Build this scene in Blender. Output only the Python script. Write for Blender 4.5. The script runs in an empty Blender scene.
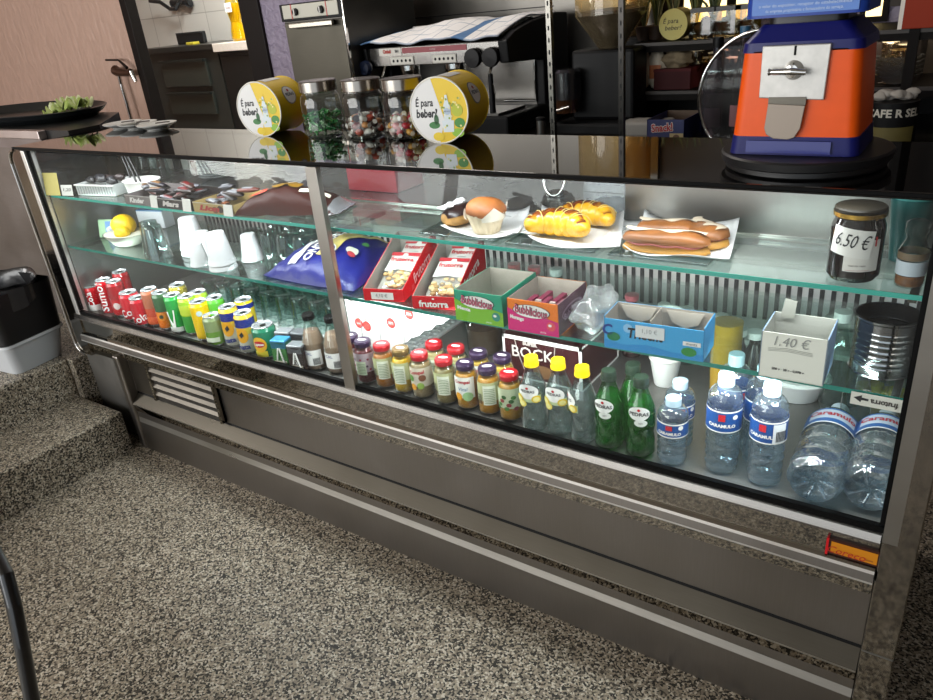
import bpy, bmesh, math, random
from mathutils import Matrix, Vector
C = bpy.context.scene.collection
PI = math.pi
rnd = random.Random(7)

# ------------------------------------------------------------------ camera
F = 734.415
CAM = Vector((2.5382, -1.16401, 1.38815))
R = Matrix(((0.82325438, 0.56018653, -0.09188731),
            (0.17418158, -0.40333046, -0.89832362),
            (-0.54028974, 0.72354377, -0.42961774)))      # rows: right, down, forward
def P(u, v, ax, val):
    """point of the plane ax=val seen at pixel u,v"""
    d = R.transposed() @ Vector(((u-466.5)/F, (v-350)/F, 1))
    i = 'xyz'.index(ax)
    return CAM + d*((val-CAM[i])/d[i])
cd = bpy.data.cameras.new('camera'); cam = bpy.data.objects.new('camera', cd); C.objects.link(cam)
cd.sensor_width = 36; cd.lens = F*36/933; cd.clip_start = .01
mw = Matrix((R[0], -R[1], -R[2])).transposed().to_4x4(); mw.translation = CAM
cam.matrix_world = mw
bpy.context.scene.camera = cam

# ------------------------------------------------------------------ materials
MC = {}
def lin(h):
    if not isinstance(h, str): return h
    o = []
    for i in (0, 2, 4):
        c = int(h[i:i+2], 16)/255
        o.append(c/12.92 if c < .04045 else ((c+.055)/1.055)**2.4)
    return tuple(o)
def base(name):
    m = bpy.data.materials.new(name); m.use_nodes = True
    nt = m.node_tree; b = nt.nodes['Principled BSDF']
    return m, nt, b
def mat(h, rough=.5, metal=0, coat=0, noise=0, nscale=40, bump=0, bscale=60, emit=0, spec=None, sss=0):
    k = ('p', h, rough, metal, coat, noise, nscale, bump, bscale, emit, spec)
    if k in MC: return MC[k]
    m, nt, b = base('surface'); L = nt.links
    c = lin(h); b.inputs['Base Color'].default_value = (*c, 1)
    b.inputs['Roughness'].default_value = rough; b.inputs['Metallic'].default_value = metal
    b.inputs['Coat Weight'].default_value = coat
    if spec is not None: b.inputs['Specular IOR Level'].default_value = spec
    tc = nt.nodes.new('ShaderNodeTexCoord')
    if noise:
        n = nt.nodes.new('ShaderNodeTexNoise'); n.inputs['Scale'].default_value = nscale; n.inputs['Detail'].default_value = 4
        L.new(tc.outputs['Object'], n.inputs['Vector'])
        r = nt.nodes.new('ShaderNodeValToRGB')
        r.color_ramp.elements[0].position = .3; r.color_ramp.elements[1].position = .7
        r.color_ramp.elements[0].color = (*[x*(1-noise) for x in c], 1)
        r.color_ramp.elements[1].color = (*[min(1, x*(1+noise*.6)) for x in c], 1)
        L.new(n.outputs['Fac'], r.inputs['Fac']); L.new(r.outputs['Color'], b.inputs['Base Color'])
    if bump:
        n = nt.nodes.new('ShaderNodeTexNoise'); n.inputs['Scale'].default_value = bscale; n.inputs['Detail'].default_value = 3
        L.new(tc.outputs['Object'], n.inputs['Vector'])
        bp = nt.nodes.new('ShaderNodeBump'); bp.inputs['Strength'].default_value = bump; bp.inputs['Distance'].default_value = .004
        L.new(n.outputs['Fac'], bp.inputs['Height']); L.new(bp.outputs['Normal'], b.inputs['Normal'])
    if emit:
        b.inputs['Emission Color'].default_value = (*c, 1); b.inputs['Emission Strength'].default_value = emit
    MC[k] = m; return m
def steel(h='8f8b84', rough=.28, stretch=(2, 2, 60), bump=.05):
    k = ('s', h, rough, stretch, bump)
    if k in MC: return MC[k]
    m, nt, b = base('steel'); L = nt.links
    b.inputs['Metallic'].default_value = 1
    tc = nt.nodes.new('ShaderNodeTexCoord'); mp = nt.nodes.new('ShaderNodeMapping')
    mp.inputs['Scale'].default_value = stretch
    n = nt.nodes.new('ShaderNodeTexNoise'); n.inputs['Scale'].default_value = 8; n.inputs['Detail'].default_value = 5
    L.new(tc.outputs['Object'], mp.inputs['Vector']); L.new(mp.outputs['Vector'], n.inputs['Vector'])
    n2 = nt.nodes.new('ShaderNodeTexNoise'); n2.inputs['Scale'].default_value = 5; n2.inputs['Detail'].default_value = 3
    L.new(tc.outputs['Object'], n2.inputs['Vector'])
    r = nt.nodes.new('ShaderNodeMapRange'); r.inputs['To Min'].default_value = rough*.7; r.inputs['To Max'].default_value = rough*1.4
    L.new(n2.outputs['Fac'], r.inputs['Value']); L.new(r.outputs['Result'], b.inputs['Roughness'])
    c = lin(h); rr = nt.nodes.new('ShaderNodeValToRGB')
    rr.color_ramp.elements[0].color = (*[x*.85 for x in c], 1); rr.color_ramp.elements[1].color = (*c, 1)
    L.new(n.outputs['Fac'], rr.inputs['Fac']); L.new(rr.outputs['Color'], b.inputs['Base Color'])
    bp = nt.nodes.new('ShaderNodeBump'); bp.inputs['Strength'].default_value = bump; bp.inputs['Distance'].default_value = .001
    L.new(n.outputs['Fac'], bp.inputs['Height']); L.new(bp.outputs['Normal'], b.inputs['Normal'])
    MC[k] = m; return m
def thin(h='ffffff', ior=1.45, rough=.02, boost=1.0, haze=0, hazecol='ffffff', bump=0):
    """thin glass: lets light straight through, mirrors by its Fresnel share; haze = diffuse share: dust and film on panes, painted-in light in bottles and hopper"""
    k = ('t', h, ior, rough, boost, haze, hazecol, bump)
    if k in MC: return MC[k]
    m, nt, b = base('clear'); L = nt.links
    nt.nodes.remove(b); out = nt.nodes['Material Output']
    tr = nt.nodes.new('ShaderNodeBsdfTransparent'); tr.inputs['Color'].default_value = (*lin(h), 1)
    gl = nt.nodes.new('ShaderNodeBsdfGlossy'); gl.inputs['Roughness'].default_value = rough
    fr = nt.nodes.new('ShaderNodeFresnel'); ge = nt.nodes.new('ShaderNodeNewGeometry'); mi = nt.nodes.new('ShaderNodeMapRange')
    mi.inputs['To Min'].default_value = ior; mi.inputs['To Max'].default_value = 1/ior
    L.new(ge.outputs['Backfacing'], mi.inputs['Value']); L.new(mi.outputs[0], fr.inputs['IOR'])      # both faces of the thin pane mirror alike
    mm = nt.nodes.new('ShaderNodeMath'); mm.operation = 'MULTIPLY'; mm.inputs[1].default_value = boost; mm.use_clamp = True
    L.new(fr.outputs['Fac'], mm.inputs[0])
    mx = nt.nodes.new('ShaderNodeMixShader'); L.new(mm.outputs[0], mx.inputs[0]); L.new(tr.outputs[0], mx.inputs[1]); L.new(gl.outputs[0], mx.inputs[2])
    last = mx
    if bump:
        tc = nt.nodes.new('ShaderNodeTexCoord'); n = nt.nodes.new('ShaderNodeTexNoise'); n.inputs['Scale'].default_value = 55; n.inputs['Detail'].default_value = 2
        L.new(tc.outputs['Object'], n.inputs['Vector']); bp = nt.nodes.new('ShaderNodeBump'); bp.inputs['Strength'].default_value = bump; bp.inputs['Distance'].default_value = .006
        L.new(n.outputs['Fac'], bp.inputs['Height']); L.new(bp.outputs['Normal'], gl.inputs['Normal']); L.new(bp.outputs['Normal'], fr.inputs['Normal'])
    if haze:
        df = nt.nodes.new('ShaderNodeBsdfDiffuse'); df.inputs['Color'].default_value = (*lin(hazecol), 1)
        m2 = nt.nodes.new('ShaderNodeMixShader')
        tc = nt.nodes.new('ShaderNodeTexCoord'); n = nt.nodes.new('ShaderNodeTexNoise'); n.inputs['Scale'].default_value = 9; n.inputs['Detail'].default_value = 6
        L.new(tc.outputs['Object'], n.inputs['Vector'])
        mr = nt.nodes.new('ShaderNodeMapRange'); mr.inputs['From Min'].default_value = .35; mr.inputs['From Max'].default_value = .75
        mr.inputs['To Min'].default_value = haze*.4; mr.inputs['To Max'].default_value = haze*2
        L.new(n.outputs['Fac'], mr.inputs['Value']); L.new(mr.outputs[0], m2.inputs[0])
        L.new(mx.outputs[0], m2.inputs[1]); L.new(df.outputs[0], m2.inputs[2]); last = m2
    L.new(last.outputs[0], out.inputs['Surface'])
    MC[k] = m; return m
def glass(h='ffffff', ior=1.33, rough=.0, clear=.35, bump=0, bs=60, milk=.05):
    """solid glass or liquid, partly letting light straight through"""
    k = ('g', h, ior, rough, clear, bump, bs, milk)
    if k in MC: return MC[k]
    m, nt, b = base('glass'); L = nt.links
    nt.nodes.remove(b); out = nt.nodes['Material Output']
    g = nt.nodes.new('ShaderNodeBsdfGlass'); g.inputs['Color'].default_value = (*lin(h), 1); g.inputs['IOR'].default_value = ior; g.inputs['Roughness'].default_value = rough
    tr = nt.nodes.new('ShaderNodeBsdfTransparent'); tr.inputs['Color'].default_value = (*lin(h), 1)
    mx = nt.nodes.new('ShaderNodeMixShader'); mx.inputs[0].default_value = clear
    if bump:
        tc = nt.nodes.new('ShaderNodeTexCoord'); n = nt.nodes.new('ShaderNodeTexNoise'); n.inputs['Scale'].default_value = bs
        L.new(tc.outputs['Object'], n.inputs['Vector'])
        bp = nt.nodes.new('ShaderNodeBump'); bp.inputs['Strength'].default_value = bump; bp.inputs['Distance'].default_value = .004
        L.new(n.outputs['Fac'], bp.inputs['Height']); L.new(bp.outputs['Normal'], g.inputs['Normal'])
    L.new(g.outputs[0], mx.inputs[1]); L.new(tr.outputs[0], mx.inputs[2])
    df = nt.nodes.new('ShaderNodeBsdfDiffuse'); df.inputs['Color'].default_value = (*lin(h), 1); tl = nt.nodes.new('ShaderNodeMixShader'); tl.inputs[0].default_value = milk  # pale diffuse share put in for light refracted by the glass
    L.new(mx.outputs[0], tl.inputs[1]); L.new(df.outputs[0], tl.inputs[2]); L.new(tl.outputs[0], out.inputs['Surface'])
    MC[k] = m; return m
def emis(h, s):
    k = ('e', h, s)
    if k in MC: return MC[k]
    m, nt, b = base('lit'); nt.nodes.remove(b)
    e = nt.nodes.new('ShaderNodeEmission'); e.inputs[0].default_value = (*lin(h), 1); e.inputs[1].default_value = s
    nt.links.new(e.outputs[0], nt.nodes['Material Output'].inputs['Surface']); MC[k] = m; return m
def terrazzo():
    m, nt, b = base('terrazzo'); L = nt.links
    tc = nt.nodes.new('ShaderNodeTexCoord')
    nz = nt.nodes.new('ShaderNodeTexNoise'); nz.inputs['Scale'].default_value = 90; L.new(tc.outputs['Object'], nz.inputs['Vector'])
    mixv = nt.nodes.new('ShaderNodeMix'); mixv.data_type = 'VECTOR'; mixv.inputs[0].default_value = .004
    L.new(tc.outputs['Object'], mixv.inputs[4]); L.new(nz.outputs['Color'], mixv.inputs[5])
    v = nt.nodes.new('ShaderNodeTexVoronoi'); v.inputs['Scale'].default_value = 235
    L.new(mixv.outputs[1], v.inputs['Vector'])
    sep = nt.nodes.new('ShaderNodeSeparateColor'); L.new(v.outputs['Color'], sep.inputs[0])
    r = nt.nodes.new('ShaderNodeValToRGB'); r.color_ramp.interpolation = 'CONSTANT'
    e = r.color_ramp.elements; e[0].position = 0; e[0].color = (*lin('2b2823'), 1); e[1].position = .27; e[1].color = (*lin('4d463c'), 1)
    for p, c in ((.36, '857b6c'), (.58, 'a39784'), (.84, 'cbc2b1')):
        q = e.new(p); q.color = (*lin(c), 1)
    L.new(sep.outputs[0], r.inputs['Fac'])
    n2 = nt.nodes.new('ShaderNodeTexNoise'); n2.inputs['Scale'].default_value = 1.6; n2.inputs['Detail'].default_value = 4; L.new(tc.outputs['Object'], n2.inputs['Vector'])
    mr = nt.nodes.new('ShaderNodeMapRange'); mr.inputs['From Min'].default_value = .3; mr.inputs['From Max'].default_value = .7; mr.inputs['To Min'].default_value = .86; mr.inputs['To Max'].default_value = 1.08; L.new(n2.outputs['Fac'], mr.inputs['Value'])
    mu = nt.nodes.new('ShaderNodeMix'); mu.data_type = 'RGBA'; mu.blend_type = 'MULTIPLY'; mu.inputs[0].default_value = 1
    L.new(r.outputs['Color'], mu.inputs[6]); L.new(mr.outputs[0], mu.inputs[7]); L.new(mu.outputs[2], b.inputs['Base Color'])
    b.inputs['Roughness'].default_value = .42; b.inputs['Specular IOR Level'].default_value = .35
    return m
def stucco(h, stretch=(1, 1, .35)):
    m, nt, b = base('stucco'); L = nt.links
    tc = nt.nodes.new('ShaderNodeTexCoord'); mp = nt.nodes.new('ShaderNodeMapping'); mp.inputs['Scale'].default_value = stretch
    n = nt.nodes.new('ShaderNodeTexNoise'); n.inputs['Scale'].default_value = 22; n.inputs['Detail'].default_value = 3; n.inputs['Distortion'].default_value = .6
    L.new(tc.outputs['Object'], mp.inputs['Vector']); L.new(mp.outputs[0], n.inputs['Vector'])
    r = nt.nodes.new('ShaderNodeValToRGB'); c = lin(h); r.color_ramp.elements[0].color = (*[x*.85 for x in c], 1); r.color_ramp.elements[1].color = (*[x*1.1 for x in c], 1)
    L.new(n.outputs['Fac'], r.inputs['Fac']); L.new(r.outputs['Color'], b.inputs['Base Color'])
    bp = nt.nodes.new('ShaderNodeBump'); bp.inputs['Strength'].default_value = .8; bp.inputs['Distance'].default_value = .02
    L.new(n.outputs['Fac'], bp.inputs['Height']); L.new(bp.outputs['Normal'], b.inputs['Normal'])
    b.inputs['Roughness'].default_value = .45
    return m
def tiles(h, grout, w, hh):
    m, nt, b = base('tiles'); L = nt.links
    tc = nt.nodes.new('ShaderNodeTexCoord'); mp = nt.nodes.new('ShaderNodeMapping'); mp.inputs['Rotation'].default_value = (PI/2, 0, 0)
    br = nt.nodes.new('ShaderNodeTexBrick'); br.offset = 0; br.inputs['Scale'].default_value = 1; br.inputs['Brick Width'].default_value = w; br.inputs['Row Height'].default_value = hh
    br.inputs['Mortar Size'].default_value = .004; br.inputs['Color1'].default_value = (*lin(h), 1); br.inputs['Color2'].default_value = (*[x*.93 for x in lin(h)], 1); br.inputs['Mortar'].default_value = (*lin(grout), 1)
    L.new(tc.outputs['Object'], mp.inputs[0]); L.new(mp.outputs[0], br.inputs['Vector']); L.new(br.outputs['Color'], b.inputs['Base Color'])
    b.inputs['Roughness'].default_value = .3
    return m

BLACK = mat('050505', .5, spec=.12); WHITE = mat('f1efea', .5); CHROME = steel('d8d6d2', .08, bump=0)
STEEL = steel(); POL = steel('b3ada3', .03, (1, 1, 30), 0); LINE2 = steel('c9c5be', .3, (1, 1, 30), 0); DARKST = steel('5c5850', .3)
LINE = steel('f4f2ee', .38, (1, 1, 30), 0); PAPER = mat('efeee9', .8); RED = mat('c2141c', .35); GREEN = mat('1c7a3a', .4); YEL = mat('f2c90e', .4)
INK = mat('17171b', .6); CARD = mat('8c8276', .8, noise=.1); CLEAR = thin(); GLS = thin('e9f1ef', boost=1.6)

# ------------------------------------------------------------------ mesh builder
class MB:
    def __init__(s):
        s.v = []; s.f = []; s.m = []; s.mats = []; s.M = Matrix(); s.sm = []; s.smooth = True
    def mi(s, m):
        if m not in s.mats: s.mats.append(m)
        return s.mats.index(m)
    def add(s, vs, fs, m, smooth=None):
        o = len(s.v); k = s.mi(m)
        s.v += [s.M @ Vector(p) for p in vs]
        for f in fs: s.f.append([i+o for i in f]); s.m.append(k); s.sm.append(s.smooth if smooth is None else smooth)
        return s
    def box(s, x0, x1, y0, y1, z0, z1, m):
        v = [(x, y, z) for z in (z0, z1) for y in (y0, y1) for x in (x0, x1)]
        return s.add(v, [(0, 2, 3, 1), (4, 5, 7, 6), (0, 1, 5, 4), (2, 6, 7, 3), (0, 4, 6, 2), (1, 3, 7, 5)], m, False)
    def lathe(s, prof, m, n=28, c=(0, 0), sx=1, sy=1, smooth=True):
        """prof: (r, z) or (r, z, material of the segment that starts here)"""
        rings = [[(c[0]+p[0]*sx*math.cos(2*PI*k/n), c[1]+p[0]*sy*math.sin(2*PI*k/n), p[1]) for k in range(n)] for p in prof]
        for i in range(len(prof)-1):
            mm = prof[i][2] if len(prof[i]) > 2 and prof[i][2] else m
            fs = [(k, (k+1) % n, n+(k+1) % n, n+k) for k in range(n)]
            s.add(rings[i]+rings[i+1], fs, mm, smooth)
        for i, fl in ((0, True), (-1, False)):
            if prof[i][0] > 1e-4:
                s.add(rings[i], [tuple(range(n))[::-1] if fl else tuple(range(n))], (prof[i][2] if len(prof[i]) > 2 and prof[i][2] else m), False)
        return s
    def shell(s, prof, m, n=28, **k):
        """open lathe without end caps"""
        rings = [[(p[0]*math.cos(2*PI*j/n), p[0]*math.sin(2*PI*j/n), p[1]) for j in range(n)] for p in prof]
        for i in range(len(prof)-1):
            s.add(rings[i]+rings[i+1], [(j, (j+1) % n, n+(j+1) % n, n+j) for j in range(n)], m, True)
        return s
    def tube(s, pts, r, m, n=10, closed=False):
        pts = [Vector(p) for p in pts]; rings = []; up = None
        rs = r if isinstance(r, (list, tuple)) else [r]*len(pts)
        for i, p in enumerate(pts):
            a = pts[i-1] if i else (pts[-1] if closed else p); b = pts[(i+1) % len(pts)] if (i < len(pts)-1 or closed) else p
            t = (b-a).normalized()
            if up is None: up = Vector((0, 0, 1)) if abs(t.z) < .9 else Vector((1, 0, 0))
            x = t.cross(up).normalized(); up = x.cross(t).normalized()
            rings.append([p+rs[i]*(math.cos(2*PI*k/n)*x+math.sin(2*PI*k/n)*up) for k in range(n)])
        for i in range(len(pts)-(0 if closed else 1)):
            j = (i+1) % len(pts)
            s.add(rings[i]+rings[j], [(k, (k+1) % n, n+(k+1) % n, n+k) for k in range(n)], m, True)
        if not closed:
            s.add(rings[0], [tuple(range(n))], m, False); s.add(rings[-1], [tuple(range(n))], m, False)
        return s
    def prism(s, poly, ax, a, b, m):
        """poly in the two other axes, extruded along ax from a to b"""
        def q(p, t):
            return {'x': (t, p[0], p[1]), 'y': (p[0], t, p[1]), 'z': (p[0], p[1], t)}[ax]
        n = len(poly); v = [q(p, a) for p in poly]+[q(p, b) for p in poly]
        return s.add(v, [tuple(range(n)), tuple(range(n, 2*n))[::-1]]+[(i, i+n, (i+1) % n+n, (i+1) % n) for i in range(n)], m, False)
    def grid(s, fn, nu, nv, m, wrap=False):
        v = [fn(i/nu, j/nv) for j in range(nv+1) for i in range(nu+1)]
        return s.add(v, [(j*(nu+1)+i, j*(nu+1)+i+1, (j+1)*(nu+1)+i+1, (j+1)*(nu+1)+i) for j in range(nv) for i in range(nu)], m, True)
    def blob(s, c, r, m, n=14, amp=0, seed=0, fr=3, flat=0):
        rr = random.Random(seed); ph = [rr.uniform(0, 6) for _ in range(6)]
        def fn(u, v):
            a = 2*PI*u; b = PI*v-PI/2
            x, y, z = math.cos(b)*math.cos(a), math.cos(b)*math.sin(a), math.sin(b)
            k = 1+amp*(math.sin(fr*x+ph[0])*math.sin(fr*y+ph[1])+math.sin(fr*z*1.3+ph[2]+2*x)*.6)
            if flat and z < 0: z *= (1-flat)
            return (c[0]+r[0]*x*k, c[1]+r[1]*y*k, c[2]+r[2]*z*k)
        return s.grid(fn, n, n//2+2, m)
    # printed marks: 2D shapes laid on the front (-Y) face of a box or round a cylinder of radius r
    def mp(s, x, z, d, r=0, y=0, ang=0):
        if r: a = x/r-PI/2+ang; return ((r+d)*math.cos(a), (r+d)*math.sin(a), z)
        return (x, y-d, z)
    def band(s, x0, x1, z0, z1, m, r=0, y=0, d=.0006, ang=0, rows=1):
        n = max(2, int(abs(x1-x0)/(r*.25))+1) if r else 1
        return s.grid(lambda u, v: s.mp(x0+(x1-x0)*u, z0+(z1-z0)*v, d, r, y, ang), n, rows, m)
    def note(s, x0, x1, z0, z1, rot, m, r=0, y=0, d=.001, ang=0):
        cx, cz = (x0+x1)/2, (z0+z1)/2; c, q = math.cos(rot), math.sin(rot)
        def fn(u, v): a, b = x0+(x1-x0)*u-cx, z0+(z1-z0)*v-cz; return s.mp(cx+a*c-b*q, cz+a*q+b*c, d, r, y, ang)
        return s.grid(fn, 14, 4, m)
    def oval(s, cx, cz, rx, rz, m, r=0, y=0, d=.0009, ang=0, n=20, poly=None):
        k = [(math.cos(2*PI*i/n), math.sin(2*PI*i/n)) for i in range(n)]
        v = [s.mp(cx, cz, d, r, y, ang)]
        for q in (.5, 1): v += [s.mp(cx+rx*a*q, cz+rz*b*q, d, r, y, ang) for a, b in k]
        fs = [(0, 1+i, 1+(i+1) % n) for i in range(n)]+[(1+i, 1+n+i, 1+n+(i+1) % n, 1+(i+1) % n) for i in range(n)]
        return s.add(v, fs, m, True)
    def poly(s, pts, m, r=0, y=0, d=.0009, ang=0):
        return s.add([s.mp(a, b, d, r, y, ang) for a, b in pts], [tuple(range(len(pts)))], m, False)
    def text(s, body, size, m, cx=0, cz=0, r=0, y=0, d=.0014, ang=0, rot=0, shear=0, fit=None, bold=0):
        c = bpy.data.curves.new('t', 'FONT'); c.body = body; c.size = size; c.align_x = 'CENTER'; c.align_y = 'CENTER'; c.resolution_u = 2; c.shear = shear; c.offset = bold
        o = bpy.data.objects.new('t', c); me = o.to_mesh()
        vs = [tuple(v.co) for v in me.vertices]; fs = [tuple(p.vertices) for p in me.polygons]
        o.to_mesh_clear(); bpy.data.objects.remove(o); bpy.data.curves.remove(c)
        if not vs: return s
        k = 1
        if fit:
            w = max(v[0] for v in vs)-min(v[0] for v in vs); k = fit/w
        ca, sa = math.cos(rot), math.sin(rot)
        out = []
        for a, b, _ in vs:
            a *= k; out.append(s.mp(cx+a*ca-b*sa, cz+a*sa+b*ca, d, r, y, ang))
        return s.add(out, fs, m, False)
    def build(s, name, parent=None, loc=None, rotz=0, bevel=0, solid=0, sub=0, fix=True):
        me = bpy.data.meshes.new(name); me.from_pydata([tuple(v) for v in s.v], [], s.f)
        for m in s.mats: me.materials.append(m)
        me.polygons.foreach_set('material_index', s.m); me.polygons.foreach_set('use_smooth', s.sm)
        me.update()
        o = bpy.data.objects.new(name, me); C.objects.link(o)
        if parent: o.parent = parent
        if loc: o.location = loc
        if rotz: o.rotation_euler.z = rotz
        if bevel:
            b = o.modifiers.new('b', 'BEVEL'); b.width = bevel; b.segments = 2; b.limit_method = 'ANGLE'
        if sub:
            b = o.modifiers.new('u', 'SUBSURF'); b.levels = sub; b.render_levels = sub
        if solid:
            b = o.modifiers.new('s', 'SOLIDIFY'); b.thickness = solid; b.offset = 0
        return o
def tag(o, label, cat, group=None, kind=None):
    if label: o['label'] = label
    if cat: o['category'] = cat
    if group: o['group'] = group
    if kind: o['kind'] = kind
    return o
def thing(name, label, cat, loc=(0, 0, 0), rotz=0, group=None):
    o = bpy.data.objects.new(name, None); C.objects.link(o); o.empty_display_size = .02
    o.location = loc; o.rotation_euler = (0, 0, rotz)
    return tag(o, label, cat, group)
def struct(o): o['kind'] = 'structure'; return o
KIDS = {}
def dup(root, loc, rotz=0, label=None, group=None, scale=None):
    r = root.copy(); C.objects.link(r); r.location = loc; r.rotation_euler = (0, 0, rotz)
    if scale: r.scale = scale
    if label: r['label'] = label
    if group: r['group'] = group
    for ch in list(root.children):
        c = ch.copy(); C.objects.link(c); c.parent = r
        for g in list(ch.children):
            d = g.copy(); C.objects.link(d); d.parent = c
    return r
def part(m, name, t, **k): return m.build(name, t, **k)

ZF, DK, MS, US, TP = 0.0, .500, .759, .933, 1.0933     # floor, deck, middle shelf, upper shelf, case top
# ------------------------------------------------------------------ the room
TZ = terrazzo()
WY = 2.1                                   # wall behind the bar
m = MB(); m.box(.10, 5.2, -5, WY+.02, -.08, 0, TZ); m.box(-.14, .12, -.03, WY, -.09, -.001, TZ); struct(m.build('floor'))
m = MB()
m.box(-.17, .11, -5, -.028, -.08, .158, TZ); m.box(-5.2, -.17, -5, -.028, -.08, .315, TZ)
st = m.build('trim_steps', bevel=.006); struct(st)
m = MB(); m.box(-5.2, -.135, -.027, WY+.02, -.08, .315, TZ); struct(m.build('floor_platform'))
WALL = stucco('c2a292'); LIT_WALL = stucco('8c8296', (1, 1, 1))  # second colour: same wall, tint of the kitchen light painted in
dL0, dL1 = P(118, 0, 'y', WY).x-.02, P(160, 118, 'y', WY).x     # left edge of the door frame
dR1 = P(266, 40, 'y', WY).x
dL = (dL0+dL1)/2; top = 2.3
m = MB(); m.box(-5.2, dL, WY, WY+.05, 0, 2.9, WALL); struct(m.build('wall_left_of_doorway'))
m = MB(); m.box(dR1, 5.2, WY, WY+.14, 0, 2.9, LIT_WALL); struct(m.build('wall_back'))
m = MB(); m.box(dL, dR1, WY, WY+.14, top, 2.9, WALL); struct(m.build('wall_over_doorway'))
FR = mat('140e0c', .5, spec=.2)
m = MB(); m.box(dL-.02, dL+.055, WY-.02, WY+.06, .3, top, FR); m.box(dR1-.16, dR1+.01, WY-.02, WY+.06, .3, top, FR); m.box(dL-.01, dR1+.01, WY-.02, WY+.06, top, top+.1, FR)
struct(m.build('trim_doorway', bevel=.004))
m = MB(); m.box(-5.35, -5.2, -5, 4.2, 0, 2.9, mat('a58c80', .6)); struct(m.build('wall_left'))
m = MB(); m.box(5.2, 5.35, -5, WY, 0, 2.9, mat('6d6258', .7)); struct(m.build('wall_right'))
m = MB(); m.box(-5.35, 5.35, -5, 4.2, 2.9, 3.0, mat('b8b0a6', .8)); struct(m.build('ceiling'))
# kitchen seen through the doorway
m = MB(); m.box(-5.2, .2, 3.75, 3.85, 0, 2.9, tiles('cfcfc8', 'a3a39c', .42, .3)); struct(m.build('wall_kitchen'))
m = MB(); m.box(.1, .2, WY+.14, 3.8, 0, 2.9, mat('cfcfc8', .5)); struct(m.build('wall_kitchen_right'))
m = MB(); m.box(-5.2, .2, WY+.02, 3.85, .2, .315, mat('8a8378', .5)); struct(m.build('floor_kitchen'))
# kitchen base cabinets
KY = 3.1
kz = P(197, 45, 'y', KY).z
def kx(u, v): return P(u, v, 'y', KY).x
def kzz(u, v): return P(u, v, 'y', KY).z
DKC = mat('2b2e2b', .4)
x0, x1, x2 = kx(143, 48)-.12, kx(214, 46), kx(256, 42)+.2
t = thing('kitchen_cabinet', 'dark grey kitchen drawer unit seen through the doorway', 'cabinet', ((x0+x1)/2, KY, .315))
w = (x1-x0)/2
m = MB(); m.box(-w, w, .02, .6, 0, kz-.36, DKC); part(m, 'body', t, bevel=.003)
da, db = kx(160, 60)-(x0+x1)/2, kx(205, 60)-(x0+x1)/2
for za, zb in ((kzz(180, 88)-.315+.01, kzz(180, 60)-.315), (kzz(180, 114)-.315, kzz(180, 92)-.315-.005)):
    m = MB(); m.box(da, db, -.004, .02, za, zb, mat('30342f', .35)); d = part(m, 'drawer', t, bevel=.004)
    m = MB(); m.box(da, db, -.03, -.004, zb-.02, zb, mat('343835', .3, .6)); part(m, 'handle', d)
m = MB(); m.box(x0-.1, x1+.01, KY-.02, KY+.645, kz-.045, kz, mat('242523', .3, noise=.2)); tag(part(m, 'worktop', None, bevel=.004), 'dark kitchen worktop over the drawer unit, beyond the doorway', 'worktop')
t = thing('cabinet', 'black low cabinet right of the kitchen drawers, beyond the doorway', 'cabinet', (x1+.02, KY+.02, .315))
m = MB(); m.box(0, x2-x1, 0, .55, 0, kz-.39, mat('0d0e0e', .5)); part(m, 'body', t)
m = MB(); m.box(.02, x2-x1-.02, -.012, 0, .08, kz-.42, mat('111313', .4)); part(m, 'door', t, bevel=.003)
m = MB(); m.box(x1+.012, x2, KY-.03, KY+.62, kz-.065, kz+.0, mat('d6cfc4', .4, noise=.08)); tag(part(m, 'marble_slab', None, bevel=.004), 'pale stone slab under the yellow soap bottle in the kitchen', 'worktop')
# soap bottle
b = P(240, 40, 'z', kz); b = P(240, 40, 'y', KY+.12); b.z = kz+.001
t = thing('soap_bottle', 'bottle of yellow washing-up liquid on the kitchen slab', 'bottle', b)
pr = [(.068, 0), (.08, .02), (.072, .09), (.058, .14), (.075, .22), (.082, .28), (.06, .33), (.025, .36)]
m = MB(); m.lathe(pr, thin('fff4b0', 1.4, .05, 1.5), sy=.6); m.lathe([(r*.9, z+.003) for r, z in pr[:-2]], mat('c9a80c', .3), sy=.55); part(m, 'body', t)
m = MB(); m.lathe([(.022, .36), (.022, .40), (.008, .41)], mat('c23a2a', .4)); part(m, 'cap', t)
m = MB(); m.band(-.04, .04, .22, .29, PAPER, y=-.052); m.text('soap', .03, mat('6a2038'), 0, .255, y=-.053); part(m, 'label', t)
# sink tub, sponge, wall tap
b = P(181, 41, 'y', KY+.3)
t = thing('dish_tray', 'black rubber tray leaning on the kitchen tiles', 'tray', (b.x, KY+.4, kz+.001))
m = MB(); m.box(-.2, .2, 0, .04, 0, .1, mat('15181a', .5)); part(m, 'body', t, bevel=.008)
m = MB(); m.box(-.185, .185, -.008, 0, .085, .1, mat('24282a', .5)); part(m, 'rim', t)
m = MB(); b = P(189, 42, 'y', KY+.1); m.box(-.05, .05, 0, .07, 0, .022, mat('b6a92c', .9)); tag(m.build('sponge', loc=(b.x, b.y, kz+.001), bevel=.004), 'yellow sponge on the dark kitchen worktop', 'sponge')
def kp(u, v, y=3.72): return P(u, v, 'y', y)
t = thing('wall_tap', 'dark steel mixer tap on the white kitchen tiles', 'tap', kp(165, 3)); o = t.location
q = lambda u, v, y=3.7: kp(u, v, y)-o
m = MB(); m.tube([q(150, 1, 3.6), q(160, 2, 3.6), q(170, 9, 3.6), q(176, 9, 3.6), q(178, 4, 3.65), q(182, 0, 3.68)], .018, mat('4a4d50', .3, .9)); part(m, 'spout', t)
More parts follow.
